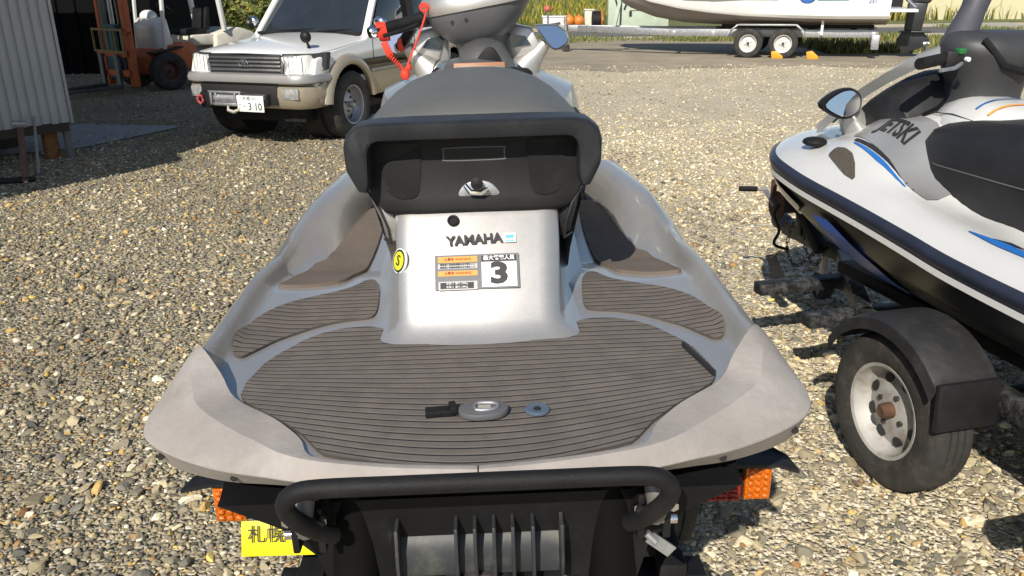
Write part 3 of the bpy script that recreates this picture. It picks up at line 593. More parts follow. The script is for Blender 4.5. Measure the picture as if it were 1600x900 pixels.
MB().cyl((-.155, 1.90, 1.505), (-.155, 1.925, 1.505), .013, n=14).build('stop_button', mat('red_button', (.5, .02, .02), .4), gl)
gr = MB().tube([(.12, 2.03, 1.555), (.20, 2.09, 1.575), (.26, 2.14, 1.59)], [.02, .024, .022], 14).build('handlebar', BLACKM, SKI)
MB().tube([(.255, 2.135, 1.588), (.40, 2.25, 1.62)], .0215, 16).build('hand_grip', RUBBER, gr)
# mirrors on the cowl
def mirror(s, dx=0):
    P = [(.208, 1.460), (.215, 1.464), (.275, 1.463), (.292, 1.458), (.328, 1.432), (.332, 1.405), (.322, 1.393), (.288, 1.376), (.262, 1.384), (.232, 1.425)]
    P = [(p.x, p.z) for p in catmull([(x, 0, z) for x, z in P], 3)]
    cx = sum(p[0] for p in P)/len(P); cz = sum(p[1] for p in P)/len(P)
    rings = []
    for k, y in ((.90, 1.94), (1.0, 1.93), (1.02, 1.95), (.95, 1.99), (.7, 2.03), (.3, 2.05)):
        rings.append([(s*(cx+(x-cx)*k), y + (x-.2)*.25 + (z-cz)*.27, cz+(z-cz)*k) for x, z in P])
    h_ = MB().loft(rings).build('mirror_housing', SILVER, SKI, smooth=50)
    MB().prism([(s*(cx+(x-cx)*.86), 1.922 + (x-.2)*.25 + (z-cz)*.27, cz+(z-cz)*.86) for x, z in P], (0, .008, 0)).build('mirror_glass', MIRROR, h_, smooth=0)
    MB().tube([(s*.25, 1.99, 1.40), (s*.215, 2.0, 1.36), (s*.17, 2.0, 1.31)], [.022, .035, .06], 14).build('mirror_stalk', SILVER, h_)
mirror(1); mirror(-1)
# instrument hood wings between pod and mirrors
for s in (-1, 1):
    MB().prism([(s*.10, 2.0, 1.475), (s*.20, 1.98, 1.452), (s*.225, 1.97, 1.40), (s*.20, 1.97, 1.335), (s*.10, 1.99, 1.345)], (0, .10, .0)).build('cowl_wing', SILVER, SKI, bevel=.008)
    MB().prism([(s*.115, 1.985, 1.435), (s*.175, 1.975, 1.425), (s*.195, 1.968, 1.395), (s*.125, 1.98, 1.385)], (0, .004, 0)).build('wing_inset', GLASS, SKI)
# ---- stern gear under the platform
bar = catmull([(-.245, .045, .755), (-.262, .02, .782), (-.285, -.02, .835), (-.293, -.035, .872), (-.275, -.042, .897), (-.235, -.044, .905), (-.12, -.045, .906), (0, -.045, .906), (.12, -.045, .906), (.235, -.044, .905), (.275, -.042, .897), (.293, -.035, .872), (.285, -.02, .835), (.262, .02, .782), (.245, .045, .755)], 4, False)
MB().tube(bar, .0148, 14).build('boarding_step', RUBBER, SKI)
for s in (-1, 1):
    h_ = MB().box((s*.262, .055, .775), (.012, .05, .085)).box((s*.305, .055, .775), (.012, .05, .085)).box((s*.283, .085, .775), (.055, .012, .085)).build('step_hinge', BLACKM, SKI, bevel=.003)
    MB().cyl((s*.245, .04, .765), (s*.322, .04, .765), .009, n=14).build('hinge_pin', CHROME, h_)
    for x in (.256, .312): MB().cyl((s*x, .028, .800), (s*x, .02, .800), .009, n=6).build('hinge_bolt', CHROME, h_)
    MB().tube([(s*.283, .035, .835), (s*.288, .02, .81), (s*.283, .03, .775)], [.018, .02, .016], 10).build('hinge_arm', mat('worn_hinge_%d' % (s+1), (.16, .15, .14), .5, .3), h_)
# reverse bucket
BUCK = mat('grey_bucket_plastic', (.022, .025, .028), .5, 0, .2, 10, dirt=(.16, .15, .11), ds=7, damt=.5)
bk = MB().loft([[(x, .16, .735), (x, .10, .728), (x, .075, .69), (x, .07, .645), (x, .085, .635), (x, .17, .63)] for x in (-.148, .130)], False, False).build('reverse_bucket', BUCK, SKI, smooth=60)
for x in (-.148, -.048, -.016, .016, .048, .082, .131):
    MB().prism([(x, .16, .755), (x, .055, .748), (x, .045, .70), (x, .045, .625), (x, .17, .62)], (.006, 0, 0)).build('bucket_rib', BUCK, bk, bevel=.0012)
MB().bar((-.15, .05, .628), (.136, .05, .628), .02, .008).build('bucket_lip', BUCK, bk, bevel=.002)
nz = MB().lathe([(.078, .10), (.086, .02), (.086, 0), (.076, 0), (.068, .10)], (-.012, .06, .565), 'Y', 32, True).build('jet_nozzle', DARKST, SKI)
MB().lathe([(.0005, .10), (.075, .10), (.075, .12), (.0005, .12)], (-.012, .06, .565), 'Y', 24).build('nozzle_inner', REC, nz)
for s in (-1, 1):
    MB().bar((s*.10-.01, .07, .58), (s*.17-.01, .03, .64), .02, .035).build('bucket_arm', STEEL, bk, bevel=.003)
    MB().cyl((s*.15-.01, .03, .655), (s*.15-.01, .00, .658), .012, n=10).build('arm_bolt', CHROME, bk)
    MB().bar((s*.20, .10, .58), (s*.11, .02, .52), .03, .012).build('steering_arm', STEEL, nz, bevel=.003)
    # dark exhaust flaps hanging each side
    MB().loft([[(s*(.225+.045*math.cos(q)), .13+.04*math.sin(q)-.01*k, .80-.07*k) for q in [2*math.pi*i/18 for i in range(18)]] for k in range(4)]).build('stern_flap', mat('flap_black_%d' % s, (.004, .004, .004), .7, spec=.1), SKI, smooth=50)
MB().box((-.0, .14, .70), (.5, .03, .16)).build('transom_plate', HULL, SKI, bevel=.01)
MB().box((.30, .05, .705), (.05, .004, .022), (0, .7, 0)).cyl((.275, .05, .73), (.29, .045, .715), .007, n=8).build('tow_tag', STEEL, SKI)
# ---- wrist lanyard on the left grip
REDS = mat('red_webbing', (.78, .045, .02), .6, 0, .12, 60, bump=.3, bs=400)
lan = thing('kill_switch_lanyard', 'red wrist lanyard with coiled cord looped over the left handgrip', 'lanyard', SKI.location[:], R(1.5), ry=R(-1.0))
rings = []
for q in np.linspace(0, 2*math.pi, 20, endpoint=False):
    c_ = Vector((-.318, 1.862, 1.455)); y = math.cos(q); z = math.sin(q)
    base = c_ + Vector((.006*(-z), -.026*y, .030*z + .004))
    rings.append([base+Vector((dx, .008*dx/.016, .003*k)) for dx, k in ((-.016, 0), (.016, 0), (.016, 1), (-.016, 1))])
MB().loft(rings, True, False, True).build('wrist_strap', REDS, lan)
MB().box((-.305, 1.835, 1.405), (.024, .006, .05), (0, R(-22), 0)).build('strap_tail', REDS, lan, bevel=.002)
coil = []
A, Bq = Vector((-.298, 1.83, 1.385)), Vector((-.248, 1.80, 1.335))
for i in range(90):
    t = i/89; a = t*2*math.pi*8; ax = (Bq-A).normalized(); n1 = ax.cross(Vector((0, 1, 0))).normalized(); n2 = ax.cross(n1)
    coil.append(A.lerp(Bq, t)+.007*(math.cos(a)*n1+math.sin(a)*n2))
MB().tube(coil, .0022, 6).build('coiled_cord', REDS, lan)
MB().tube(catmull([(-.243, 1.795, 1.33), (-.228, 1.80, 1.37), (-.205, 1.82, 1.42), (-.18, 1.85, 1.48), (-.165, 1.86, 1.525), (-.172, 1.86, 1.54), (-.182, 1.86, 1.53)], 4, False), .0032, 7).build('cord', REDS, lan)
MB().tube([(-.172+.013*math.cos(q), 1.86, 1.535+.013*math.sin(q)) for q in np.linspace(0, 6.28, 16, endpoint=False)], .004, 7, closed=True).build('clip_ring', REDS, lan)
MB().ell((-.245, 1.79, 1.322), (.016, .016, .019), 14, 9).build('float_knob', REDS, lan)
MB().ell((-.232, 1.80, 1.345), (.010, .010, .012), 10, 7).build('cord_knot', REDS, lan)
# ============================================================ REST OF THE SETTING
def sheet(name, pts, z, m, **kw): return raw(name, [(x, y, z) for x, y in pts], [tuple(range(len(pts)))], m, kind='structure', **kw)
DIRT = mat('dark_compacted_dirt', (.245, .208, .150), .95, 0, .35, .9, bump=.9, bs=30, dirt=(.42, .36, .26), ds=22, damt=.95)
ASPH = mat('old_asphalt', (.105, .103, .098), .92, 0, .2, 1.2, bump=.4, bs=40, dirt=(.17, .16, .14), ds=4)
GRASSG = mat('grassy_soil', (.10, .115, .03), .95, 0, .4, .8, bump=.5, bs=12, dirt=(.22, .19, .07), ds=.5, damt=.8)
rg = random.Random(3)
edge = [(-2+i*.2, 16.7+rg.uniform(-.22, .22)+.3*math.sin(i*.21)+.2*math.sin(i*.53)) for i in range(91)]
sheet('dirt_track', edge + [(16.5, 26), (-2.5, 26.5)], .004, DIRT)
sheet('concrete_slab', [(-5.9, 8.1), (-4.62, 8.80), (-4.02, 10.22), (-5.5, 10.5)], .012, mat('concrete', (.34, .345, .34), .85, 0, .12, 5, bump=.15, bs=60, dirt=(.2, .2, .19), ds=3))
sheet('road', [(-60, 27.5), (14, 27.5), (60, 27.5), (60, 31), (-60, 31)], .006, ASPH)
sheet('field', [(-240, 33.5), (240, 33.5), (240, 800), (-240, 800)], .006, GRASSG)
sheet('yard_path', [(12.6, 17.5), (14.3, 17.5), (19.5, 33.5), (16.6, 33.5)], .010, mat('pale_concrete_path', (.36, .34, .30), .9, 0, .15, 2, dirt=(.25, .22, .17), ds=2))
# tall grass and yellow flowering weeds beyond the road, and short verge grass
def blades(name, N, area, h0, h1, wd, cols, seed, label, flower=None, ff=.0, clump=None):
    r = np.random.default_rng(seed); x = r.uniform(area[0], area[1], N); y = area[2] + (area[3]-area[2])*r.uniform(0, 1, N)**1.4
    if clump:
        keep = (np.sin(x*clump[0])+np.sin(y*clump[1]+x*.3)+r.normal(0, .6, N)) > -.3; x, y = x[keep], y[keep]; N = len(x)
    h = r.uniform(h0, h1, N)*(.75+.35*np.sin(x*.55)*np.cos(y*.4)); a = r.uniform(0, np.pi, N); lx, ly = r.normal(0, .25, N)*h, r.normal(0, .25, N)*h
    dx, dy = np.cos(a)*wd*r.uniform(.6, 1.5, N), np.sin(a)*wd*r.uniform(.6, 1.5, N)
    V = np.stack([np.stack([x-dx, y-dy, 0*x], 1), np.stack([x+dx, y+dy, 0*x], 1), np.stack([x+dx*.7+lx*.4, y+dy*.7+ly*.4, h*.6], 1), np.stack([x-dx*.7+lx*.4, y-dy*.7+ly*.4, h*.6], 1), np.stack([x+lx, y+ly, h], 1)], 1)
    F = np.array([[0, 1, 2], [0, 2, 3], [3, 2, 4]]); C = np.array(cols)[r.integers(0, len(cols), N)]*r.uniform(.7, 1.3, (N, 1)); CC = np.repeat(C[:, None], 5, 1)
    if flower is not None:
        fl = r.uniform(0, 1, N) < ff*(.5+.9*(np.sin(x*.8+1)*np.cos(y*.35) > -.2)); CC[fl, 2:] = np.array(flower)*r.uniform(.7, 1.2, (fl.sum(), 1, 1)); V[fl, 2:4] += (V[fl, 2:4]-V[fl, 4:5]*[1, 1, 0]-[0, 0, 0])*[1.2, 1.2, 0]*.4
    FF = (F[None]+(np.arange(N)*5)[:, None, None]).reshape(-1, 3)
    me = bpy.data.meshes.new(name); me.vertices.add(N*5); me.vertices.foreach_set('co', V.reshape(-1).astype(np.float32)); me.loops.add(FF.size); me.loops.foreach_set('vertex_index', FF.reshape(-1).astype(np.int32)); me.polygons.add(len(FF)); me.polygons.foreach_set('loop_start', (np.arange(len(FF))*3).astype(np.int32)); me.update(calc_edges=True)
    at = me.attributes.new('tint', 'FLOAT_COLOR', 'POINT'); q = np.ones((N, 5, 4), np.float32); q[..., :3] = CC; at.data.foreach_set('color', q.reshape(-1))
    me.materials.append(GRASSM); o = bpy.data.objects.new(name, me); col.objects.link(o); return tag(o, label, 'grass', kind='stuff')
GRASSM = attr_mat('grass_blade', .75, 0)
GC = [(.09, .125, .025), (.13, .16, .035), (.17, .17, .05), (.07, .10, .02), (.22, .20, .08)]
blades('weed_field', 36000, (-26, 24, 36, 75), .35, .85, .025, GC, 11, 'tall weeds with yellow flowers in the field beyond the road', (.42, .34, .03), .22, (.5, .25))
blades('verge_grass', 9000, (-9, 13, 24.6, 27.3), .05, .22, .02, GC, 12, 'short grass on the verge behind the boat trailer', clump=(1.3, 2.2))
blades('yard_grass', 7000, (7.5, 12.4, 19.8, 24.5), .06, .3, .02, GC+[(.28, .24, .1)], 13, 'dry yellowish grass under the boat stern', clump=(1.7, 1.2))
blades('path_side_grass', 7000, (15.2, 19.5, 22, 31), .04, .16, .02, GC+[(.28, .24, .1)], 14, 'dry grass before the cream building', clump=(1.7, 1.2))

# ---- grey metal shed on the left
WALLM = mat('grey_ribbed_cladding', (.40, .405, .40), .5, .15, .06, 2, dirt=(.29, .28, .26), ds=2.5, damt=.45)
dw = Vector((.63, .777, 0)).normalized(); nw = Vector((dw.y, -dw.x, 0)); az = math.atan2(dw.y, dw.x)
SHED = thing('shed', 'grey ribbed metal shed wall raised on posts at the left edge', 'shed', (-4.42, 8.38, 0), az)
# local: x along the wall (0 = far corner, negative towards the viewer), -y outwards
pm_ = MB().prism([(-.088, .0, .36), (-.080, -.012, .36), (-.030, -.012, .36), (-.022, 0, .36), (-.012, .0, .36), (-.008, .006, .36), (-.003, .006, .36), (0, 0, .36), (0, .02, .36), (-.088, .02, .36)], (0, 0, 2.3)).mesh(0, 2, 30)
pm_.name = 'wall_panel'; pm_.materials.append(WALLM)
for i in range(42):
    o = bpy.data.objects.new('wall_panel', pm_); col.objects.link(o); o.parent = SHED; o.location = (-.03-.0885*i, 0, rg.uniform(-.006, .006))
MB().box((-1.9, .9, 1.5), (3.72, 1.7, 2.3)).build('shed_body', mat('shed_grey', (.3, .3, .3), .6), SHED)
MB().box((-.008, .02, 1.5), (.03, .05, 2.32)).build('corner_trim', WALLM, SHED, bevel=.004)
MB().box((-1.9, .05, .315), (3.7, .1, .09)).build('floor_beam', mat('old_dark_timber', (.05, .04, .03), .9), SHED)
MB().box((-.06, .06, .15), (.06, .06, .33)).build('corner_post', mat('weathered_post', (.16, .16, .155), .8), SHED)
RB = mat('rusty_block', (.20, .085, .03), .9, 0, .4, 14)
for x in (-.20, -1.5): MB().box((x, .14, .13), (.13, .1, .26)).build('foundation_block', RB, SHED, bevel=.01)
MB().box((-1.9, 1.2, .14), (3.6, .3, .28)).build('back_plinth', mat('dark_plinth', (.05, .05, .05), .9), SHED)
shade_roof = MB().prism([(-6.7, 1.0, 2.7), (-5.07, 3.67, 2.7), (-4.42, 4.72, 2.7), (-4.34, 4.85, 2.7), (-4.52, 5.17, 2.7), (-4.32, 6.2, 2.7), (-4.30, 7.4, 2.7), (-4.30, 8.5, 2.7), (-4.5, 11.2, 2.7), (-5.2, 12.3, 2.7), (-7.3, 12.7, 2.7), (-7.3, 15.3, 2.7), (-13, 15.3, 2.7), (-13, 9, 2.7), (-10, 9, 2.7), (-10, 1.0, 2.7)], (0, 0, .08))  # added roof above the view, outline shaped to throw shade on wall, yard and forklift
Mi = (Matrix.Translation((-4.42, 8.38, 0)) @ Matrix.Rotation(az, 4, 'Z')).inverted()
shade_roof.xf(Mi).build('roof', STEEL, SHED)
for p in ((-6.6, 3.3), (-9.6, 1.6), (-9.6, 9.5), (-12.8, 15.1)):  # unseen posts carrying the added shade roof
    MB().cyl(Mi @ Vector((*p, 0)), Mi @ Vector((*p, 2.7)), .05, n=12).build('shade_roof_post', STEEL, SHED)
tag(MB().cyl((-4.40, 7.55, .0), (-4.60, 8.02, .46), .013, n=10).build('leaning_pipe', mat('grey_pipe', (.3, .29, .27), .6, .3, .2, 30)), 'thin grey pipe leaning against the shed wall', 'pipe')
tb = thing('timber_prop', 'rusty brown prop with a grey clamp leaning at the left edge of the picture', 'prop', (-4.30, 7.16, 0))
MB().bar((.0, .0, 0), (-.27, .55, .42), .05, .04).build('prop_bar', mat('brown_prop', (.13, .07, .045), .8, 0, .3, 20), tb, bevel=.004)
MB().box((-.26, .53, .44), (.12, .06, .05), (.2, .1, .5)).build('clamp', STEEL, tb, bevel=.005)
MB().bar((-.55, -.1, .02), (.05, .06, .02), .06, .05).build('foot_bar', BLACKM, tb, bevel=.004)

# ---- barn behind the forklift; near-black wall colour stands in for its interior shade
BARN = thing('barn', 'barn behind the orange forklift, walls coloured near-black for its shaded interior', 'barn', (-9.5, 17.2, 0), 0)
BK = mat('shade_black_cladding', (.004, .0042, .005), .9, 0, .3, 3, spec=.1)
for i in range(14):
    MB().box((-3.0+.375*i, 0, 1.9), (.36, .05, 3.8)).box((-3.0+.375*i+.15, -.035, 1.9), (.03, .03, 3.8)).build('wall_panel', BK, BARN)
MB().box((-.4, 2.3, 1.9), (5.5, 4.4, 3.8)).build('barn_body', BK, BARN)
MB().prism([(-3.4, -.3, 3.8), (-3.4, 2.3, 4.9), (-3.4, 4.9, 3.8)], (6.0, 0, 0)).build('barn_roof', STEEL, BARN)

# ---- orange forklift (local y forward = towards the mast, x right)
FK = thing('forklift', 'orange forklift with blue carriage parked in front of the dark barn', 'forklift', (-5.96, 14.69, 0), R(143))
ORNG = mat('faded_orange_paint', (.52, .12, .035), .6, 0, .2, 8, dirt=(.25, .10, .05), ds=7, damt=.6)
CREAM = mat('cream_paint', (.62, .59, .50), .5, 0, .12, 6, dirt=(.3, .27, .2), ds=5, damt=.5)
TEAL = mat('teal_blue_steel', (.03, .11, .14), .55, .1, .3, 9, dirt=(.1, .07, .04), ds=9)
YST = mat('dull_yellow_steel', (.28, .20, .09), .7, 0, .3, 9)
def wheel(name, parent, c, r, wd, rimr, rm, ax='X', hub=None, spokes=0, side=1):
    w_ = wd/2
    prof = [(rimr, -w_*.85), (rimr+.02, -w_), (r*.88, -w_), (r*.965, -w_*.86), (r, -w_*.62), (r, -w_*.40), (r-.007, -w_*.38), (r-.007, -w_*.30), (r, -w_*.28), (r, -w_*.06), (r-.007, -w_*.04), (r-.007, w_*.04), (r, w_*.06), (r, w_*.28), (r-.007, w_*.30), (r-.007, w_*.38), (r, w_*.40), (r, w_*.62), (r*.965, w_*.86), (r*.88, w_), (rimr+.02, w_), (rimr, w_*.85)]
    t_ = MB().lathe(prof, c, ax, 44, True).build(name, TYRE, parent, smooth=45)
    s = side
    rp = [(rimr*1.0, s*w_*.9), (rimr*.93, s*w_*.85), (rimr*.88, s*w_*.30), (rimr*.80, s*w_*.12), (rimr*.55, s*w_*.30), (rimr*.30, s*w_*.42), (.0008, s*w_*.42)]
    rp2 = rp + [(.0008, -s*w_*.5), (rimr*1.0, -s*w_*.5)]
    rr_ = MB().lathe(rp2, c, ax, 40, True).build('rim', rm, t_, smooth=35)
    for k in range(spokes):
        a = 2*math.pi*(k+.5)/spokes; rad = rimr*.66; h = s*w_*.24
        pts = []
        for q in range(8):
            aa = 2*math.pi*q/8; pr = rad+rimr*.105*math.cos(aa); pa = a+.20*math.sin(aa)
            x_, y_ = pr*math.cos(pa), pr*math.sin(pa); hh = h + s*.004
            pts.append(Vector({'X': (hh, x_, y_), 'Y': (y_, hh, x_)}[ax])+Vector(c))
        MB().prism(pts, {'X': (-s*.03, 0, 0), 'Y': (0, -s*.03, 0)}[ax]).build('rim_hole', INK, rr_)
    for k in range(4):
        a = 2*math.pi*(k+.25)/4; x_, y_ = rimr*.36*math.cos(a), rimr*.36*math.sin(a)
        q0, q1 = [Vector({'X': (hh, x_, y_), 'Y': (y_, hh, x_)}[ax])+Vector(c) for hh in (s*w_*.36, s*w_*.50)]
        MB().cyl(q0, q1, rimr*.06, n=6).build('wheel_nut', DARKST, rr_)
    hb = [(rimr*.17, s*w_*.40), (rimr*.155, s*w_*.85), (rimr*.11, s*w_*.95), (.0008, s*w_*.92)]
    MB().lathe(hb+[(.0008, s*w_*.3)], c, ax, 20).build('hub_cap', hub or rm, rr_)
    return t_
FWM = mat('dull_red_rim', (.12, .05, .035), .7)
for x, s in ((.48, 1), (-.48, -1)): wheel('wheel', FK, (x, .25, .31), .31, .22, .17, FWM, side=s)
for x, s in ((.42, 1), (-.42, -1)): wheel('wheel', FK, (x, -1.15, .24), .24, .18, .13, FWM, side=s)
MB().prism([(-.36, .45, .25), (-.36, .5, .55), (-.36, .15, .72), (-.36, -.4, .72), (-.36, -.45, .30)], (.72, 0, 0)).build('chassis', ORNG, FK, bevel=.03)
MB().prism([(-.42, -.75, .30), (-.42, -.80, .85), (-.42, -1.3, .95), (-.42, -1.62, .85), (-.42, -1.66, .35)], (.84, 0, 0)).build('counterweight', CREAM, FK, bevel=.05)
MB().prism([(-.34, .28, .62), (-.34, .30, 1.05), (-.34, .20, 1.16), (-.34, .05, 1.16), (-.34, -.02, .70)], (.68, 0, 0)).build('dash', WHITEM, FK, bevel=.05)
MB().ell((.1, .12, 1.16), (.16, .14, .12), 16, 10).build('fuel_cap_cover', WHITEM, FK)
MB().box((0, -.65, .76), (.66, .55, .18)).build('engine_cover', CREAM, FK, bevel=.03)
MB().box((.0, -.55, .90), (.44, .42, .1)).prism([(-.21, -.72, .92), (-.21, -.80, 1.30), (-.21, -.88, 1.30), (-.21, -.84, .92)], (.42, 0, 0)).build('seat', RUBBER, FK, bevel=.03)
st_ = MB().cyl((0, .0, 1.1), (0, -.13, 1.28), .02).build('steering_column', BLACKM, FK)
MB().tube([(.16*math.cos(q), -.14+.16*math.sin(q)*.7, 1.28+.16*math.sin(q)*.6) for q in np.linspace(0, 6.28, 20, endpoint=False)], .012, 8, closed=True).build('steering_wheel', BLACKM, st_)
for x in (-.42, .42):
    MB().bar((x, .22, .62), (x, .10, 2.1), .06, .05).build('guard_post', WHITEM, FK, bevel=.006)
    MB().bar((x, -.98, .9), (x, -.85, 2.1), .09, .06).build('guard_post', WHITEM, FK, bevel=.006)
MB().box((0, -.38, 2.12), (.94, 1.1, .05)).build('overhead_guard', WHITEM, FK, bevel=.01)
for x in (-.30, .30):
    MB().box((x*1.25, .80, 1.15), (.10, .12, 2.1)).build('mast_rail', ORNG, FK, bevel=.008)
    MB().box((x*.85, .82, 1.2), (.05, .09, 2.0)).build('inner_mast_rail', DARKST, FK)
    MB().prism([(x*.8-.05, .96, .10), (x*.8-.05, .96, .62), (x*.8-.05, 1.01, .62), (x*.8-.05, 1.01, .14), (x*.8-.05, 1.9, .11), (x*.8-.05, 1.9, .08), (x*.8-.05, .98, .08)], (.10, 0, 0)).build('fork', DARKST, FK, bevel=.004)
MB().cyl((0, .82, .2), (0, .82, 1.9), .035, n=14).build('lift_cylinder', STEEL, FK)
ca = MB().box((0, .92, .32), (.86, .05, .10)).box((0, .92, .62), (.86, .05, .09)).build('carriage', ORNG, FK, bevel=.005)
lb = MB().box((0, .95, 1.0), (.92, .03, .035)).box((0, .95, .66), (.92, .03, .03)).build('load_backrest', YST, FK)
for x in (-.445, -.22, 0, .22, .445): MB().box((x, .95, .83), (.028, .028, .36)).build('backrest_bar', YST, lb)
MB().box((.0, .89, .62), (.26, .1, .78)).build('mast_plate', TEAL, FK, bevel=.01)
MB().box((-.05, .88, 1.05), (.40, .12, .06)).build('cross_member', TEAL, FK, bevel=.01)
MB().cyl((-.46, .80, .98), (-.46, .88, .98), .05, n=16).build('front_lamp', ORNG, FK)
MB().box((-.42, .22, .645), (.25, .55, .03), (R(-8), 0, 0)).build('mudguard', BLACKM, FK, bevel=.01)

# ---- bushes and a tree line behind
def bush(name, label, cat, loc, rx, ry, rz, n, seed, cols, leaf=.05, trunk=True):
    r = np.random.default_rng(seed); e = thing(name, label, cat, loc)
    u = r.normal(size=(n, 3)); u /= np.linalg.norm(u, axis=1)[:, None]; rad = r.uniform(.45, 1, n)**.5*(1+.22*np.sin(u[:, 0]*5+seed)+.18*np.sin(u[:, 2]*7+u[:, 1]*4))
    c = u*rad[:, None]*[rx, ry, rz]+[0, 0, rz*.95]; c[:, 2] = np.abs(c[:, 2])
    a = r.normal(size=(n, 3)); a /= np.linalg.norm(a, axis=1)[:, None]; b_ = np.cross(a, r.normal(size=(n, 3))); b_ /= np.linalg.norm(b_, axis=1)[:, None]
    s = leaf*r.uniform(.6, 1.5, (n, 1)); V = np.stack([c-a*s, c+b_*s*.55, c+a*s, c-b_*s*.55], 1); F = np.arange(n*4).reshape(-1, 4)
    me = bpy.data.meshes.new('crown'); me.vertices.add(n*4); me.vertices.foreach_set('co', V.reshape(-1).astype(np.float32)); me.loops.add(n*4); me.loops.foreach_set('vertex_index', F.reshape(-1).astype(np.int32)); me.polygons.add(n); me.polygons.foreach_set('loop_start', (np.arange(n)*4).astype(np.int32)); me.update(calc_edges=True)
    C = np.array(cols)[r.integers(0, len(cols), n)]*r.uniform(.7, 1.3, (n, 1)); at = me.attributes.new('tint', 'FLOAT_COLOR', 'POINT'); q = np.ones((n, 4, 4), np.float32); q[..., :3] = C[:, None]; at.data.foreach_set('color', q.reshape(-1)); me.materials.append(GRASSM)
    o = bpy.data.objects.new('crown', me); col.objects.link(o); o.parent = e
    t_ = MB()
    for k in range(5):
        an = k*1.3; t_.tube([(0, 0, 0), (.12*math.cos(an)*rx, .12*math.sin(an)*ry, rz*.5), (.45*math.cos(an)*rx, .45*math.sin(an)*ry, rz*1.2)], [.05, .035, .012], 6)
    t_.build('trunk', mat(name+'_bark', (.08, .06, .04), .9), e)
    return e
GB = [(.055, .09, .02), (.08, .12, .025), (.11, .15, .035), (.04, .065, .015)]
bush('bush', 'green bush standing behind the forklift', 'bush', (-11.2, 27, 0), 2.2, 1.6, 1.5, 3500, 21, GB, .09)
bush('bush', 'yellow green bush left of the parked car\'s bonnet', 'bush', (-9.6, 33.2, 0), 2.6, 1.6, 1.1, 3500, 22, [(.13, .16, .03), (.2, .2, .05), (.09, .12, .03)], .09)
bush('bush', 'low yellowish bush seen above the parked car\'s bonnet', 'bush', (-8.2, 46, 0), 3.6, 1.5, 1.0, 3000, 23, [(.2, .2, .04), (.26, .22, .05), (.1, .12, .03)], .1)
# ============================================================ PARKED FOUR-WHEEL DRIVE (local y = forward, x = the car's right)
CAR = thing('parked_car', 'white and champagne four-wheel drive with a front winch parked on the gravel', 'car', (-2.52, 9.60, 0), R(158.8))
CW = mat('white_car_paint', (.74, .74, .72), .25, 0, .04, 2, coat=.8, dirt=(.55, .52, .46), ds=2, damt=.25)
CB = mat('champagne_car_paint', (.37, .32, .24), .32, .35, .06, 3, coat=.6, dirt=(.3, .27, .22), ds=3, damt=.35)
GREYB = mat('grey_car_trim', (.30, .295, .29), .4, .3, .06, 3, coat=.4)
LENS = mat('headlight_lens', (.42, .43, .42), .18, .35, .4, 18, bump=.35, bs=45, spec=.9, rvar=.04)
def archpoly(c, r, z0, n=10):   # arch notch points from rear to front going over the top, in (y, z)
    out = []
    a0 = math.asin(max(-1, min(1, (z0-c[1])/r)))
    for k in range(n+1):
        a = math.pi-a0 + (2*a0-math.pi)*k/n; out.append((c[0]+r*math.cos(a), c[1]+r*math.sin(a)))
    return out
side = [(.62, .50), (.66, .74), (.60, .90), (.40, .955), (0, 1.0), (-.42, 1.05), (-.5, 1.09), (-3.35, 1.10), (-3.72, 1.05), (-3.80, .70), (-3.78, .45)]
low = archpoly((-2.67, .38), .44, .42) + archpoly((0, .38), .44, .42)
for s in (-1, 1):
    P = side + low + [(.5, .42)]
    MB().prism([(s*.80, y, z) for y, z in P], (-s*.18, 0, 0)).build('body_side', CW, CAR, bevel=.025, seg=3)
    L1 = [(.60, .46), (.62, .64), (.44, .69), (-.46, .70), (-3.0, .70), (-3.78, .68), (-3.78, .44)] + low + [(.5, .42)]
    MB().prism([(s*.815, y, z) for y, z in L1], (-s*.05, 0, 0)).build('lower_cladding', CB, CAR, bevel=.012, seg=2)
    for yc in (0, -2.67):
        rings = []
        for k in range(15):
            a = R(6+168*k/14); ring = []
            for rr_, xx in ((.425, .80), (.425, .845), (.445, .862), (.50, .858), (.54, .815), (.54, .79)):
                ring.append((s*xx, yc+rr_*math.cos(a), .38+rr_*math.sin(a)))
            rings.append(ring)
        MB().loft(rings).build('wheel_arch_flare', CB, CAR, smooth=50)
        MB().lathe([(.0008, 0), (.43, 0), (.43, .25), (.0008, .25)], (s*.66 if s < 0 else .41, yc, .40), 'X', 24).build('wheel_well', REC, CAR)
CARRIM = mat('silver_alloy_rim', (.42, .42, .43), .4, .6, .1, 10, dirt=(.2, .19, .17), ds=8)
for x, yy in ((-.73, 0), (.73, 0), (-.73, -2.67), (.73, -2.67)):
    wheel('wheel', CAR, (x, yy, .37), .37, .24, .215, CARRIM, side=1 if x > 0 else -1, spokes=5)
# bonnet
rings = []
for y, hw, zc, ze in [(.715, .60, .935, .915), (.70, .68, .955, .925), (.64, .735, .985, .94), (.5, .77, 1.015, .96), (.2, .79, 1.055, .985), (-.2, .795, 1.09, 1.02), (-.5, .79, 1.11, 1.05)]:
    rings.append([(hw*s_, y, ze+(zc-ze)*(1-abs(s_)**3)) for s_ in (-1, -.97, -.9, -.75, -.5, -.25, 0, .25, .5, .75, .9, .97, 1)] + [(hw, y, .6), (-hw, y, .6)])
MB().loft(rings).build('bonnet', CW, CAR, smooth=50)
MB().box((0, -1.2, .5), (1.2, 3.6, .5)).build('floor_pan', BLACKM, CAR)
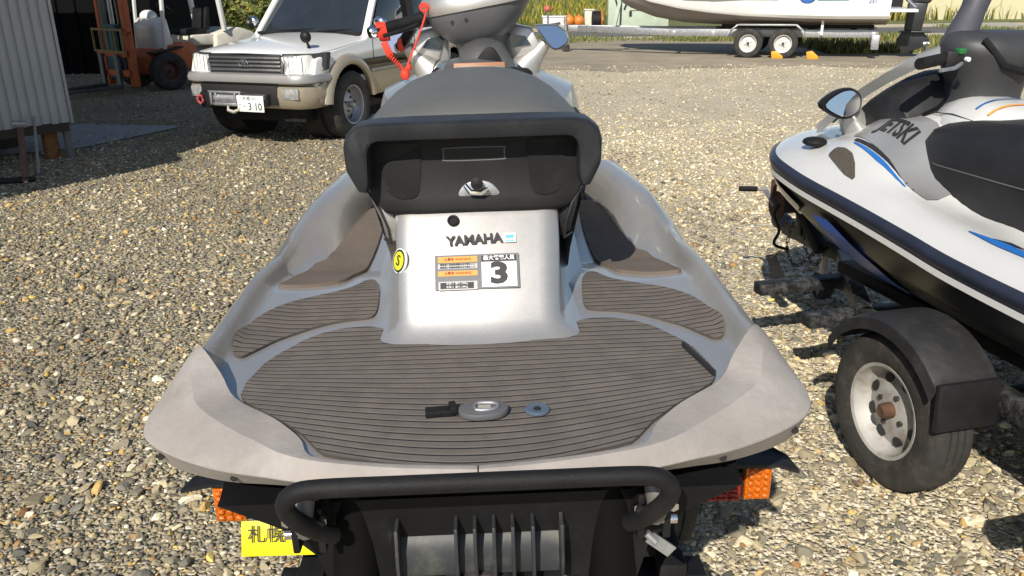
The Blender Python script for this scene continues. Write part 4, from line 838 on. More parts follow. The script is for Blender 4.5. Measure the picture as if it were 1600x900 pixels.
# nose
MB().box((0, .64, .80), (1.30, .12, .26)).build('nose_panel', BLACKP, CAR, bevel=.01)
gr_ = MB().box((0, .725, .855), (.92, .02, .19)).build('grille', INK, CAR, bevel=.005)
for z in (.795, .835, .875, .915): MB().box((0, .738, z), (.90, .02, .022)).build('grille_bar', mat('grille_chrome_%d' % int(z*1000), (.5, .5, .51), .25, .9), gr_, bevel=.006)
MB().tube([(-.45, .735, .775), (-.47, .73, .855), (-.45, .72, .945), (0, .735, .952), (.45, .72, .945), (.47, .73, .855), (.45, .735, .775)], .011, 8).build('grille_surround', CHROME, gr_)
em = MB().tube([(.055*math.cos(q), .756, .862+.038*math.sin(q)) for q in np.linspace(0, 6.28, 20, endpoint=False)], .006, 7, closed=True).tube([(.018*math.cos(q), .757, .862+.036*math.sin(q)) for q in np.linspace(0, 6.28, 16, endpoint=False)], .005, 6, closed=True).tube([(.038*math.cos(q), .757, .876+.014*math.sin(q)) for q in np.linspace(0, 6.28, 16, endpoint=False)], .005, 6, closed=True).build('maker_emblem', CHROME, gr_)
for s in (-1, 1):
    MB().prism([(s*.462, .722, .752), (s*.462, .712, .958), (s*.605, .692, .958), (s*.74, .612, .958), (s*.822, .425, .962), (s*.82, .47, .79), (s*.75, .655, .752)], (0, -.07, 0)).build('headlight_surround', INK, CAR)
    h_ = MB().prism([(s*.475, .725, .765), (s*.475, .715, .945), (s*.60, .695, .945), (s*.73, .62, .945), (s*.815, .44, .95), (s*.812, .48, .80), (s*.74, .66, .765)], (0, -.08, 0)).build('headlight', LENS, CAR, bevel=.012, seg=3)
    MB().bar((s*.70, .672, .775), (s*.70, .655, .942), .012, .012, (1, 0, 0)).build('lens_divider', GREYB, h_)
    for q in range(5): MB().box((s*(.49+.05*q), .727-.006*q, .855), (.004, .006, .165)).build('lens_flute', GREYB, h_)
# bumper: upper bar and lower valance wrapped round the corners
def wrap(prof, hw, y0, rc=.22, n=8):
    rings = []
    path = [(-hw-.015, .42, -1)] + [(-hw+rc-rc*math.cos(R(90*k/n)), y0-rc+rc*math.sin(R(90*k/n)), 0) for k in range(n+1)]
    path = [(p[0], p[1]) for p in path]; path = path + [(-x, y) for x, y in reversed(path)]
    out = []
    for i, (x, y) in enumerate(path):
        a = path[max(i-1, 0)]; c_ = path[min(i+1, len(path)-1)]; tx, ty = c_[0]-a[0], c_[1]-a[1]; l_ = math.hypot(tx, ty); nx, ny = -ty/l_, tx/l_
        out.append([(x+nx*d, y+ny*d, z) for d, z in prof])
    return out
MB().loft(wrap([(-.10, .655), (-.005, .655), (.03, .675), (.035, .715), (.015, .75), (-.03, .762), (-.10, .762)], .80, .80)).build('bumper', GREYB, CAR, smooth=40)
MB().loft(wrap([(-.12, .42), (-.04, .405), (.005, .45), (.02, .54), (.012, .62), (-.02, .645), (-.10, .645)], .80, .79)).build('lower_bumper', CB, CAR, smooth=45)
MB().box((.06, .80, .545), (.98, .03, .20)).build('bumper_opening', REC, CAR, bevel=.01)
for s in (-1, 1):
    MB().box((s*.585, .797, .565), (.20, .035, .115)).build('fog_light', LENS, CAR, bevel=.012)
# winch, number plate, hook
wn = MB().box((.02, .86, .50), (.72, .10, .13)).build('winch_mount', DARKST, CAR, bevel=.012)
MB().cyl((-.02, .90, .515), (.28, .90, .515), .052, n=18).build('winch_drum', STEEL, wn)
for x in (-.06, .0, .25, .31): MB().box((x, .915, .515), (.022, .09, .13)).build('winch_flange', STEEL, wn, bevel=.004)
MB().box((.13, .95, .585), (.42, .02, .02)).box((.13, .95, .46), (.30, .03, .03)).build('fairlead', STEEL, wn, bevel=.004)
MB().tube([(.10, .95, .45), (.09, .97, .40), (.02, .97, .385), (-.04, .965, .41), (-.05, .96, .44)], [.012, .018, .02, .016, .008], 10).build('winch_hook', mat('pale_hook', (.5, .48, .4), .5, .5), wn)
MB().prism([(.40, .88, .40), (.38, .88, .55), (.50, .87, .58), (.60, .84, .50), (.52, .86, .40)], (0, -.1, 0)).build('winch_guard', BLACKP, CAR, bevel=.01)
MB().tube([(.47, .905, .53), (.53, .895, .53), (.54, .89, .47), (.50, .90, .445), (.46, .905, .48)], .012, 8, closed=True).build('tow_shackle', mat('pink_red_paint', (.5, .08, .10), .5), CAR)
npl = MB().box((-.195, .962, .475), (.33, .008, .165)).build('number_plate', WPRINT, CAR, bevel=.004)
GRN = mat('dark_green_print', (.03, .06, .045), .5)
Mn = Matrix.Translation((-.195, .9675, .475)) @ Matrix.Rotation(R(180), 4, 'Z') @ Matrix.Rotation(R(90), 4, 'X')
text_mesh('plate_number', '· 3 10', .105, Mn @ Matrix.Translation((.03, -.03, 0)), GRN, npl, sx=.95, bold=.001)
text_mesh('plate_region', '札幌 301', .046, Mn @ Matrix.Translation((0, .052, 0)), GRN, npl)
text_mesh('plate_kana', 'て', .04, Mn @ Matrix.Translation((-.13, -.02, 0)), GRN, npl)
# cabin
def pane(name, P, m, parent, th=(0, .01, 0)): return MB().prism(P, th).build(name, m, parent, bevel=.003)
WSH = [(-.70, -.50, 1.085), (.70, -.50, 1.085), (.60, -1.10, 1.72), (-.60, -1.10, 1.72)]
pane('windscreen', WSH, GLASS, CAR, (0, -.012, .012))
MB().loft([[(-.60, -1.08, 1.72), (-.56, -1.15, 1.79), (0, -1.18, 1.83), (.56, -1.15, 1.79), (.60, -1.08, 1.72)], [(-.64, -2.2, 1.76), (-.6, -2.2, 1.84), (0, -2.2, 1.87), (.6, -2.2, 1.84), (.64, -2.2, 1.76)], [(-.62, -3.6, 1.74), (-.58, -3.6, 1.82), (0, -3.6, 1.85), (.58, -3.6, 1.82), (.62, -3.6, 1.74)]], False, False).build('roof', CW, CAR, smooth=60)
for s in (-1, 1):
    MB().bar((s*.745, -.50, 1.06), (s*.625, -1.10, 1.74), .075, .06).build('windscreen_pillar', CW, CAR, bevel=.012)
    pane('front_side_window', [(s*.775, -.62, 1.10), (s*.775, -1.55, 1.10), (s*.665, -1.55, 1.70), (s*.665, -1.10, 1.70)], GLASS, CAR, (-s*.01, 0, 0))
    pane('rear_side_window', [(s*.775, -1.66, 1.10), (s*.775, -2.6, 1.10), (s*.665, -2.6, 1.70), (s*.665, -1.66, 1.70)], GLASS, CAR, (-s*.01, 0, 0))
    pane('cargo_window', [(s*.775, -2.72, 1.10), (s*.775, -3.5, 1.10), (s*.665, -3.4, 1.70), (s*.665, -2.72, 1.70)], GLASS, CAR, (-s*.01, 0, 0))
    for yp in (-1.605, -2.66): MB().bar((s*.78, yp, 1.08), (s*.655, yp, 1.76), .08, .09, (0, 1, 0)).build('door_pillar', BLACKP, CAR)
    d_ = MB().bar((s*.802, -.56, .74), (s*.802, -.56, 1.08), .008, .006, (1, 0, 0)).bar((s*.802, -1.6, .50), (s*.802, -1.6, 1.08), .008, .006, (1, 0, 0)).build('door_gap', INK, CAR)
    MB().box((s*.808, -1.45, .98), (.02, .14, .03)).build('door_handle', CHROME, d_, bevel=.005)
    MB().box((s*.818, -.95, .70), (.012, .9, .03)).build('door_strip', GREYB, CAR)
    mh = MB().ell((s*.885, -.62, 1.21), (.085, .05, .075), 16, 10).bar((s*.80, -.62, 1.16), (s*.88, -.62, 1.18), .05, .04).build('door_mirror', CHROME, CAR)
    MB().box((s*.70, -1.6, .36), (.16, 1.6, .05)).build('side_step', BLACKM, CAR, bevel=.01)
MB().box((0, -3.4, 1.38), (1.24, .05, .62)).build('rear_window', GLASS, CAR)
MB().bar((-.1, -.50, 1.125), (-.55, -.56, 1.145), .02, .015).build('wiper', BLACKP, CAR)
MB().bar((.45, -.50, 1.125), (-.02, -.56, 1.145), .02, .015).build('wiper', BLACKP, CAR)
MB().box((0, -.48, 1.10), (1.40, .06, .03)).build('scuttle', BLACKP, CAR)
# round black fender mirror
fm_ = MB().tube([(-.60, .40, .96), (-.605, .43, 1.03), (-.60, .45, 1.07)], [.025, .014, .012], 10).build('fender_mirror', BLACKP, CAR)
MB().ell((-.60, .46, 1.115), (.062, .05, .062), 18, 12).build('mirror_shell', BLACKP, fm_)
# dark interior: dashboard, seats
MB().box((0, -.75, 1.06), (1.3, .35, .12)).build('dashboard', BLACKP, CAR, bevel=.03)
for x in (-.34, .34): MB().box((x, -1.55, 1.22), (.44, .16, .6), (R(-12), 0, 0)).box((x, -1.62, 1.58), (.24, .1, .16)).build('car_seat', mat('grey_cloth_%d' % (x > 0), (.10, .095, .09), .9), CAR, bevel=.05)
# ============================================================ WHITE JET SKI ON THE RIGHT (local y forward, origin under the trailer axle)
SK2 = thing('jet_ski', 'white and silver jet ski with blue stripes and black seat on its trailer', 'jet ski', (1.90, 2.52, 0), R(13))
W2 = mat('pearl_white_gelcoat', (.62, .62, .605), .28, .12, .05, 3, coat=.7, dirt=(.5, .48, .43), ds=3, damt=.12)
S2 = mat('silver_gelcoat', (.40, .40, .39), .3, .5, .06, 3, coat=.6)
HU2 = mat('black_hull_gelcoat', (.008, .010, .011), .3, 0, .2, 4, spec=.3, rvar=.04)
BLUE = mat('blue_graphic', (.02, .13, .42), .35, 0, .1, 9)
SEC = [  # v, then (u, w) from rim inwards
 (-1.75, (.50, .74), (.475, .775), (.44, .79), (.40, .79), (.36, .70), (.28, .69), (.14, .69), (0, .69)),
 (-1.0, (.555, .75), (.53, .785), (.49, .805), (.43, .81), (.385, .70), (.28, .69), (.14, .69), (0, .69)),
 (-.4, (.56, .765), (.535, .80), (.49, .825), (.43, .832), (.38, .76), (.30, .75), (.14, .75), (0, .75)),
 (0.0, (.56, .782), (.535, .817), (.49, .845), (.42, .855), (.36, .84), (.28, .86), (.14, .9), (0, .9)),
 (.22, (.56, .805), (.535, .838), (.49, .862), (.42, .872), (.355, .862), (.28, .87), (.14, .95), (0, .97)),
 (.42, (.56, .825), (.535, .860), (.485, .888), (.425, .90), (.355, .905), (.28, .95), (.14, 1.08), (0, 1.10)),
 (.60, (.56, .840), (.535, .872), (.49, .895), (.43, .945), (.355, .985), (.27, 1.085), (.14, 1.13), (0, 1.14)),
 (.80, (.56, .856), (.535, .888), (.49, .912), (.425, .975), (.35, 1.015), (.26, 1.085), (.13, 1.11), (0, 1.12)),
 (.95, (.552, .870), (.525, .903), (.47, .94), (.41, .965), (.34, .99), (.25, 1.03), (.13, 1.06), (0, 1.07)),
 (1.10, (.53, .885), (.50, .915), (.445, .94), (.38, .955), (.31, .97), (.22, 1.0), (.12, 1.03), (0, 1.04)),
 (1.22, (.475, .895), (.445, .922), (.39, .94), (.33, .952), (.27, .965), (.19, .985), (.10, 1.005), (0, 1.01)),
 (1.33, (.38, .905), (.355, .93), (.30, .945), (.26, .953), (.2, .965), (.14, .975), (.07, .985), (0, .99)),
 (1.42, (.24, .913), (.22, .935), (.19, .945), (.16, .95), (.12, .955), (.09, .96), (.04, .965), (0, .967)),
 (1.47, (.08, .92), (.07, .937), (.06, .942), (.05, .945), (.04, .948), (.03, .95), (.015, .95), (0, .95))]
def sec2(v):
    out = []
    for k in range(1, 9):
        out.append((sips([(s[0], s[k][0]) for s in SEC], v), sips([(s[0], s[k][1]) for s in SEC], v)))
    return out
def surf2(u, v, lift=0.):
    S = sec2(v); a = abs(u)
    T = sorted([(q[0], q[1]) for q in S]); return ip(T, a)+lift
vs_ = [-1.75+3.22*i/70 for i in range(71)]
rings = []
for v in vs_:
    S = sec2(v); L_ = [(-a, v, b_) for a, b_ in S]; rings.append(L_ + [(-x, y, z) for x, y, z in reversed(L_[:-1])])
MB().loft(rings, False, False).build('deck', W2, SK2, smooth=50)
for s in (-1, 1):
    MB().loft([[(s*(S[0]+dx), v, S[1]+dz) for dx, dz in ((-.01, .012), (.012, .006), (.018, -.012), (.012, -.034), (-.01, -.040))] for v in vs_ for S in (sec2(v)[0],)], True, True).build('bumper_strip', mat('navy_rubber_strip_%d' % s, (.02, .024, .04), .35, 0, .2, 8), SK2, smooth=60)
    MB().loft([[(s*(S[0]+dx), v, S[1]+dz) for dx, dz in ((-.01, -.040), (.008, -.042), (.010, -.062), (-.01, -.066))] for v in vs_ for S in (sec2(v)[0],)], True, True).build('white_pinstripe', W2, SK2, smooth=60)
rings = []
for v in vs_[::3]:
    S = sec2(v)[0]; k = max(0, (v-.5)/.97); kz = .40+.42*k**2; uo = S[0]-.004; zt = S[1]-.06
    h = [(uo, zt), (uo*.93, zt-(zt-kz)*.28), (uo*.80, zt-(zt-kz)*.5), (uo*.70, zt-(zt-kz)*.62), (uo*.36, kz+(zt-kz)*.13), (.0, kz)]
    rings.append([(x, v, z) for x, z in h] + [(-x, v, z) for x, z in reversed(h[:-1])])
MB().loft(rings).build('hull', HU2, SK2, smooth=40)
def hull2(v, t):   # point on the left hull side, t = 0 rim .. 1 chine
    S = sec2(v)[0]; k = max(0, (v-.5)/.97); kz = .40+.42*k**2; uo = S[0]-.004; zt = S[1]-.06
    T = [(0, (uo, zt)), (.45, (uo*.93, zt-(zt-kz)*.28)), (.8, (uo*.80, zt-(zt-kz)*.5)), (1, (uo*.70, zt-(zt-kz)*.62)), (1.6, (uo*.36, kz+(zt-kz)*.13))]
    return (-(ip([(a, p[0]) for a, p in T], t)+.012), v, ip([(a, p[1]) for a, p in T], t))
def flash(name, m, pts, parent, fn_):
    n = 14; r_ = []
    for i in range(n+1):
        q = i/n; v0, ta, tb_ = ip([(p[0], p[1]) for p in pts], q), ip([(p[0], p[2]) for p in pts], q), ip([(p[0], p[3]) for p in pts], q)
        r_.append([fn_(v0, ta+(tb_-ta)*k/5) for k in range(6)])
    return MB().loft(r_, False, False).build(name, m, parent, smooth=60)
flash('hull_flash', mat('bright_blue_graphic', (.02, .12, .55), .35, 0, .1, 9), [(0, .76, .25, .30), (.3, .66, .20, .80), (.7, .50, .45, 1.0), (1, .32, .90, .98)], SK2, hull2)
flash('bow_panel', S2, [(0, 1.30, .15, 1.3), (.5, 1.05, .2, .95), (1, .88, .3, .36)], SK2, hull2)
def top2(v, u): return (-u, v, surf2(u, v, .004))
flash('deck_stripe', BLUE, [(0, .80, .372, .380), (.5, .62, .384, .402), (1, .44, .402, .408)], SK2, top2)
flash('deck_stripe', INK, [(0, .82, .352, .366), (.5, .62, .362, .380), (1, .40, .392, .396)], SK2, top2)
flash('grey_side_panel', S2, [(0, .86, .24, .340), (.3, .74, .20, .352), (.6, .56, .20, .375), (.8, .45, .25, .395), (1, .33, .28, .40)], SK2, top2)
flash('deck_stripe', BLUE, [(0, .06, .455, .46), (.4, -.06, .435, .47), (1, -.45, .44, .452)], SK2, top2)
flash('deck_stripe', INK, [(0, -.02, .44, .443), (.4, -.12, .405, .428), (1, -.5, .425, .432)], SK2, top2)
GRM = mat('bronze_mesh', (.10, .085, .065), .6, .2, .3, 90, bump=.8, bs=160)
gv = [(.0, .850, .428, .446), (.08, .842, .418, .456), (.3, .80, .413, .466), (.55, .74, .422, .478), (.8, .68, .447, .488), (1, .625, .480, .490)]
flash('vent_grille', GRM, gv, SK2, top2)
# JETSKI lettering on the left panel
def frame_on(v, u, lift=.006):
    p = Vector((-u, v, surf2(u, v))); a = Vector((-u, v-.05, surf2(u, v-.05)))-p; b_ = Vector((-u+.03, v, surf2(u-.03, v)))-p
    xx = a.normalized(); nn = xx.cross(b_).normalized(); nn = nn if nn.z > 0 else -nn; yy = nn.cross(xx); p = p+nn*lift
    return Matrix(((xx.x, yy.x, nn.x, p.x), (xx.y, yy.y, nn.y, p.y), (xx.z, yy.z, nn.z, p.z), (0, 0, 0, 1)))
jl = text_mesh('jetski_lettering', 'JETSKI', .072, Matrix.Identity(4), INK, SK2, sx=.95, shear=.35, bold=.0022)
for v_ in jl.data.vertices:
    x_, y_, z_ = v_.co; u_ = .292-y_*.95+x_*.06; q_ = .675-x_; v_.co = (-u_, q_, surf2(u_, q_)+.007+z_)
# seat
rings = []
for v, hw, zc, zl in [(.60, .12, 1.09, .94), (.585, .22, 1.10, .90), (.54, .278, 1.12, .875), (.42, .302, 1.14, .862), (.15, .305, 1.16, .85), (-.1, .30, 1.175, .84), (-.4, .29, 1.16, .80), (-.7, .27, 1.18, .80), (-1.0, .26, 1.19, .80), (-1.15, .22, 1.17, .80)]:
    rings.append([(-hw, v, zl), (-hw-.005, v, zl+(zc-zl)*.35), (-hw+.005, v, zl+(zc-zl)*.7), (-hw*.86, v, zc-.03), (-hw*.6, v, zc-.006), (0, v, zc), (hw*.6, v, zc-.006), (hw*.86, v, zc-.03), (hw-.005, v, zl+(zc-zl)*.7), (hw+.005, v, zl+(zc-zl)*.35), (hw, v, zl)])
MB().loft(rings).build('seat', mat('black_vinyl', (.014, .014, .015), .5, 0, .2, 8, bump=.15, bs=500), SK2, smooth=55)
MB().tube([(-.300, -.6, .98), (-.309, -.2, .985), (-.3085, .15, .985), (-.304, .42, .985), (-.272, .55, .99)], .0025, 6).build('seat_seam', GREYP, SK2)
# white hatch ahead of the seat
rings = []
for v, hw, zc in [(.36, .16, 1.145), (.38, .19, 1.165), (.46, .20, 1.19), (.58, .19, 1.20), (.68, .16, 1.185), (.72, .12, 1.15)]:
    rings.append([(hw*s_, v, zc-.10*abs(s_)**3) for s_ in (-1, -.9, -.75, -.5, -.25, 0, .25, .5, .75, .9, 1)] + [(hw*.98, v, zc-.2), (-hw*.98, v, zc-.2)])
ht = MB().loft(rings).build('front_hatch', W2, SK2, smooth=60)
def hz(u, v): return ip([(.36, 1.145), (.38, 1.165), (.46, 1.19), (.58, 1.20), (.68, 1.185)], v)-.10*abs(u/.195)**3+.004
for m_, v0, nm in ((BLUE, .49, 'hatch_stripe'), (ORG, .43, 'hatch_stripe')):
    MB().loft([[(u, v0-.25*u*u-dv, hz(u, v0-.25*u*u-dv)) for dv in (0, .004, .009)] for u in [-.13+.02*i for i in range(14)]], False, False).build(nm, m_, ht)
MB().tube([(-.165, v, hz(-.165, v)-.001) for v in (.38, .45, .55, .65)], .002, 5).build('hatch_seam', INK, ht)
# cowl: black inner dash and silver windscreen edges
rings = []
for v, hw, zc in [(.66, .24, 1.17), (.74, .25, 1.27), (.84, .25, 1.27), (.96, .25, 1.21), (1.08, .235, 1.12), (1.2, .22, 1.03), (1.24, .16, .99)]:
    rings.append([(hw*s_, v, zc-.10*abs(s_)**2.5) for s_ in (-1, -.85, -.6, -.3, 0, .3, .6, .85, 1)] + [(hw, v, zc-.25), (-hw, v, zc-.25)])
MB().loft(rings).build('dash_cowl', BLACKP, SK2, smooth=55)
for s in (-1, 1):
    MB().loft([[(s*(u-.03), v, z-.02), (s*u, v+.01, z), (s*(u+.035), v+.03, z-.03), (s*(u+.02), v+.035, z-.075)] for u, v, z, k in ((.235, 1.20, 1.03, 0), (.235, 1.08, 1.12, .3), (.22, .95, 1.215, .6), (.20, .83, 1.29, .9), (.165, .72, 1.355, 1.1), (.11, .66, 1.39, 1.2))], False, False).build('windscreen_edge', S2, SK2, smooth=70)
    m1 = [(-.10, .0), (-.03, .045), (.03, .05), (.062, .02), (.055, -.03), (.0, -.055), (-.06, -.035)]
    P = [(p.x, p.z) for p in catmull([(a*1.0, 0, b_) for a, b_ in m1], 3)]
    rings = []
    for k, y in ((.88, -.008), (1.0, -.014), (1.04, .004), (.9, .035), (.45, .06)):
        rings.append([(s*(.36-x*k*1.1), .92+y+.2*z*k, 1.14+z*k*1.1) for x, z in P])
    mh = MB().loft(rings).build('mirror_housing', BLACKP, SK2, smooth=50)
    MB().prism([(s*(.36-x*.94), .92-.018+.2*z*.86, 1.14+z*.94) for x, z in P], (0, .005, 0)).build('mirror_glass', MIRROR, mh)
    MB().tube([(s*.33, .955, 1.12), (s*.29, .97, 1.08), (s*.24, .98, 1.03)], [.035, .05, .07], 12).build('mirror_stalk', S2, mh)
    MB().ell((s*.43, .985, .978), (.05, .05, .02), 14, 8).build('bow_cleat', RUBBER, SK2)
    # handlebars
    hb_ = MB().tube([(s*.06, .60, 1.33), (s*.16, .60, 1.34), (s*.22, .575, 1.335)], .018, 12).build('handlebar', BLACKM, SK2)
    MB().tube([(s*.215, .578, 1.335), (s*.36, .52, 1.325)], .021, 14).build('hand_grip', RUBBER, hb_)
    MB().box((s*.19, .57, 1.335), (.06, .06, .055), (0, 0, s*.3)).build('switch_box', BLACKP, hb_, bevel=.006)
    MB().tube([(s*.18, .53, 1.32), (s*.24, .49, 1.31), (s*.31, .475, 1.305)], .007, 8).build('brake_lever', STEEL, hb_)
MB().box((-.18, .545, 1.362), (.03, .03, .02)).build('start_switch', mat('green_button', (.02, .14, .04), .4), SK2, bevel=.004)
MB().cyl((-.165, .53, 1.335), (-.165, .515, 1.335), .008, n=10).build('stop_switch', WPRINT, SK2)
Mq = Matrix.Translation((.04, .66, 1.17))
rings = []
for h, rx, ry, dy in [(-.03, .15, .13, 0), (.02, .135, .12, 0), (.07, .14, .125, -.005), (.12, .165, .135, -.012), (.17, .19, .14, -.02), (.21, .20, .135, -.02), (.24, .18, .11, -.01), (.252, .12, .07, 0)]:
    rings.append([(rx*math.copysign(abs(math.cos(q))**.8, math.cos(q)), dy+ry*math.sin(q), h) for q in [2*math.pi*k/28 for k in range(28)]])
pd = MB().loft(rings).xf(Mq).build('handlebar_pod', mat('charcoal_pod', (.04, .041, .043), .5, 0, .15, 8, bump=.1, bs=400), SK2, smooth=60)
MB().tube([(-.10, .53, 1.40), (-.02, .505, 1.31), (.06, .50, 1.285), (.14, .51, 1.32), (.2, .54, 1.40)], .012, 8).build('pod_crease', BLACKP, pd)
MB().tube([(-.05, .72, 1.37), (-.01, .74, 1.43), (.03, .76, 1.49), (.06, .77, 1.56)], [.06, .052, .046, .05], 14).box((.07, .77, 1.585), (.13, .08, .05), (0, -.4, 0)).build('visor_post', mat('grey_rubber_boot', (.06, .06, .075), .6), pd, smooth=40)
# ============================================================ TRAILERS FOR THE JET SKIS
def ski_trailer(label, loc, rz, rear_v, front_v, wheel_v, wheel_u, rm, hub, worn, group):
    T = thing('jet_ski_trailer', label, 'trailer', loc, rz, group)
    FR = worn
    for s in (-1, 1):
        MB().bar((s*.40, rear_v, .36), (s*.40, wheel_v+.55, .36), .06, .07).build('side_rail', FR, T, bevel=.004)
        MB().bar((s*.40, wheel_v+.53, .36), (s*.03, front_v, .36), .06, .07).build('tongue_rail', FR, T, bevel=.004)
        MB().bar((s*.24, rear_v+.1, .44), (s*.24, wheel_v+.9, .44), .09, .05).build('bunk', RUBBER, T, bevel=.006)
        w_ = wheel('wheel', T, (s*wheel_u, wheel_v, .265), .265, .15, .162, rm, side=s, hub=hub, spokes=8)
        # mudguard
        rings = []
        for k in range(17):
            a = R(40+112*k/16); r_ = .312
            y = wheel_v - r_*math.cos(a)*1.03; z = .275+r_*math.sin(a)
            rings.append([(s*(wheel_u-.115), y, z-.004), (s*(wheel_u-.115), y, z+.006), (s*(wheel_u+.07), y, z+.006), (s*(wheel_u+.098), y, z-.006), (s*(wheel_u+.105), y-(y-wheel_v)*.05, z-.045), (s*(wheel_u+.098), y-(y-wheel_v)*.05, z-.045), (s*(wheel_u+.09), y, z-.012)])
        g_ = MB().loft(rings).build('mudguard', mat('black_mudguard_%s_%d' % (T.name.replace('.', ''), s), (.02, .02, .021), .45, 0, .2, 8, dirt=(.07, .065, .06), ds=6), T, smooth=50)
        MB().box((s*(wheel_u-.008), wheel_v-.262, .415), (.215, .022, .15), (R(-6), 0, 0)).build('mudguard_end', BLACKP, g_, bevel=.008)
    MB().bar((-wheel_u+.1, wheel_v, .25), (wheel_u-.1, wheel_v, .25), .06, .06).build('axle', FR, T, bevel=.004)
    for v in (rear_v+.05, wheel_v+.62, wheel_v+1.0):
        MB().bar((-.60 if v > wheel_v else -.48, v, .33), (.60 if v > wheel_v else .48, v, .33), .07, .05).build('cross_beam', FR, T, bevel=.004)
    MB().bar((0, front_v-.1, .36), (0, front_v+.55, .36), .07, .08).build('tongue', FR, T, bevel=.005)
    MB().ell((0, front_v+.60, .37), (.05, .09, .05), 12, 8).build('coupler', DARKST, T)
    MB().cyl((.12, front_v+.35, .0), (.12, front_v+.35, .5), .025, n=12).build('jockey_leg', STEEL, T)
    MB().lathe([(.0008, -.02), (.07, -.025), (.075, 0), (.07, .025), (.0008, .02)], (.12, front_v+.35, .075), 'X', 20).build('jockey_wheel', TYRE, T)
    return T
WORN = mat('chipped_black_frame', (.013, .014, .015), .5, 0, .3, 20, dirt=(.45, .45, .43), ds=22, damt=.22)
RIMW = mat('pale_grey_steel_rim', (.40, .39, .365), .55, .1, .12, 12, dirt=(.16, .12, .085), ds=9, damt=.8)
T2 = ski_trailer('black jet ski trailer with pale grey wheel and mudguard under the white jet ski', (1.90, 2.52, 0), R(13), -1.5, 1.25, .03, .63, RIMW, RUST, WORN, 'jet ski trailers')
MB().bar((-.42, -.62, .33), (-.72, -.62, .27), .05, .05).build('light_bracket', WORN, T2, bevel=.004)
MB().box((-.66, -.64, .30), (.13, .05, .09)).build('lamp_box', BLACKM, T2, bevel=.006)
MB().bar((-.60, -.62, .26), (-.60, -.62, .12), .03, .02, (0, 1, 0)).build('bracket_leg', WORN, T2)
# winch stand of the right trailer
ws = MB().bar((-.08, 1.35, .36), (-.10, 1.62, .60), .06, .05).bar((-.02, 1.62, .36), (-.06, 1.62, .58), .04, .04).build('winch_post', BLACKM, T2, bevel=.004)
MB().cyl((-.18, 1.62, .53), (-.0, 1.62, .53), .045, n=16).build('winch_drum', DARKST, ws)
for x in (-.19, -.01): MB().lathe([(.0008, 0), (.075, 0), (.075, .008), (.0008, .008)], (x, 1.62, .53), 'X', 20).build('winch_gear', RUST if x < -.1 else DARKST, ws)
MB().bar((-.20, 1.62, .53), (-.22, 1.69, .60), .02, .012).build('winch_crank', STEEL, ws)
MB().cyl((-.22, 1.69, .60), (-.27, 1.70, .603), .008, n=8).build('crank_pin', STEEL, ws)
MB().cyl((-.26, 1.70, .603), (-.35, 1.715, .607), .014, n=12).build('crank_handle', BLACKP, ws)
MB().tube(catmull([(-.16, 1.60, .57), (-.22, 1.58, .50), (-.20, 1.55, .42), (-.24, 1.52, .36), (-.17, 1.5, .33)], 5, False), .008, 7).build('winch_strap', BLACKP, ws)
MB().bar((-.20, 1.64, .58), (-.20, 1.64, .66), .025, .02).build('ratchet_pawl', RUST, ws)
MB().bar((-.26, 1.50, .30), (-.20, 1.42, .12), .05, .03).build('hanging_pad', BLACKP, ws)
def chain(pts, parent, n):
    P = catmull(pts, 8, False); L_ = []
    for k in range(n):
        q = k/(n-1)*(len(P)-1); i = min(int(q), len(P)-2); L_.append(P[i].lerp(P[i+1], q-i))
    for i, p in enumerate(L_):
        t = (L_[min(i+1, n-1)]-L_[max(i-1, 0)]).normalized(); a = t.cross(Vector((1, 0, .2) if i % 2 else (.2, 1, 0))).normalized()
        MB().tube([p+t*.016*math.cos(q)+a*.008*math.sin(q) for q in np.linspace(0, 6.28, 10, endpoint=False)], .0028, 5, closed=True).build('chain_link', DARKST, parent)
chain([(-.12, 1.55, .46), (-.16, 1.53, .34), (-.12, 1.5, .24), (-.04, 1.48, .30), (.0, 1.46, .38)], ws, 22)
chain([(-.02, 1.60, .46), (-.03, 1.57, .32), (.02, 1.54, .22), (.06, 1.5, .33)], ws, 18)
# trailer beneath the silver jet ski
T1 = ski_trailer('low black jet ski trailer with amber rear lamps under the silver jet ski', (-.04, 1.09, 0), R(1.5), .38, 2.9, 1.05, .50, RIMW, RUST, BLACKM, 'jet ski trailers')
lbm = MB().bar((-.50, .47, .61), (.52, .47, .61), .03, .04).build('lamp_bar', BLACKM, T1, bevel=.004)
for x in (-.3, .3): MB().bar((x, .47, .60), (x, .47, .36), .05, .03).build('lamp_bar_stay', BLACKM, lbm)
def lamp(x, w_, h, z, m, y=.385, nm='rear_lamp'):
    o = MB().box((x, y+.018, z), (w_+.008, .03, h+.008)).build(nm, BLACKP, lbm, bevel=.004)
    MB().box((x, y, z), (w_, .016, h)).build('lens', m, o, bevel=.004)
    k = 0
    for i in range(3):
        for j in range(5):
            MB().ell((x+(i-1)*w_*.29, y-.009, z+(j-2)*h*.185), (w_*.13, .005, h*.085), 8, 6).build('lens_bead', m, o)
    return o
lamp(.567, .056, .082, .604, AMBER); lamp(.490, .085, .060, .590, REDL)
lamp(-.548, .062, .082, .585, AMBER); lamp(-.465, .085, .060, .580, REDL)
MB().prism([(.50, .36, .652), (.60, .36, .652), (.645, .36, .636), (.64, .42, .636), (.60, .44, .654), (.50, .44, .654)], (0, 0, .008)).build('lamp_visor', BLACKP, lbm)
MB().prism([(-.49, .37, .634), (-.58, .37, .634), (-.64, .37, .622), (-.63, .42, .622), (-.58, .44, .636), (-.49, .44, .636)], (0, 0, .008)).build('lamp_visor', BLACKP, lbm)
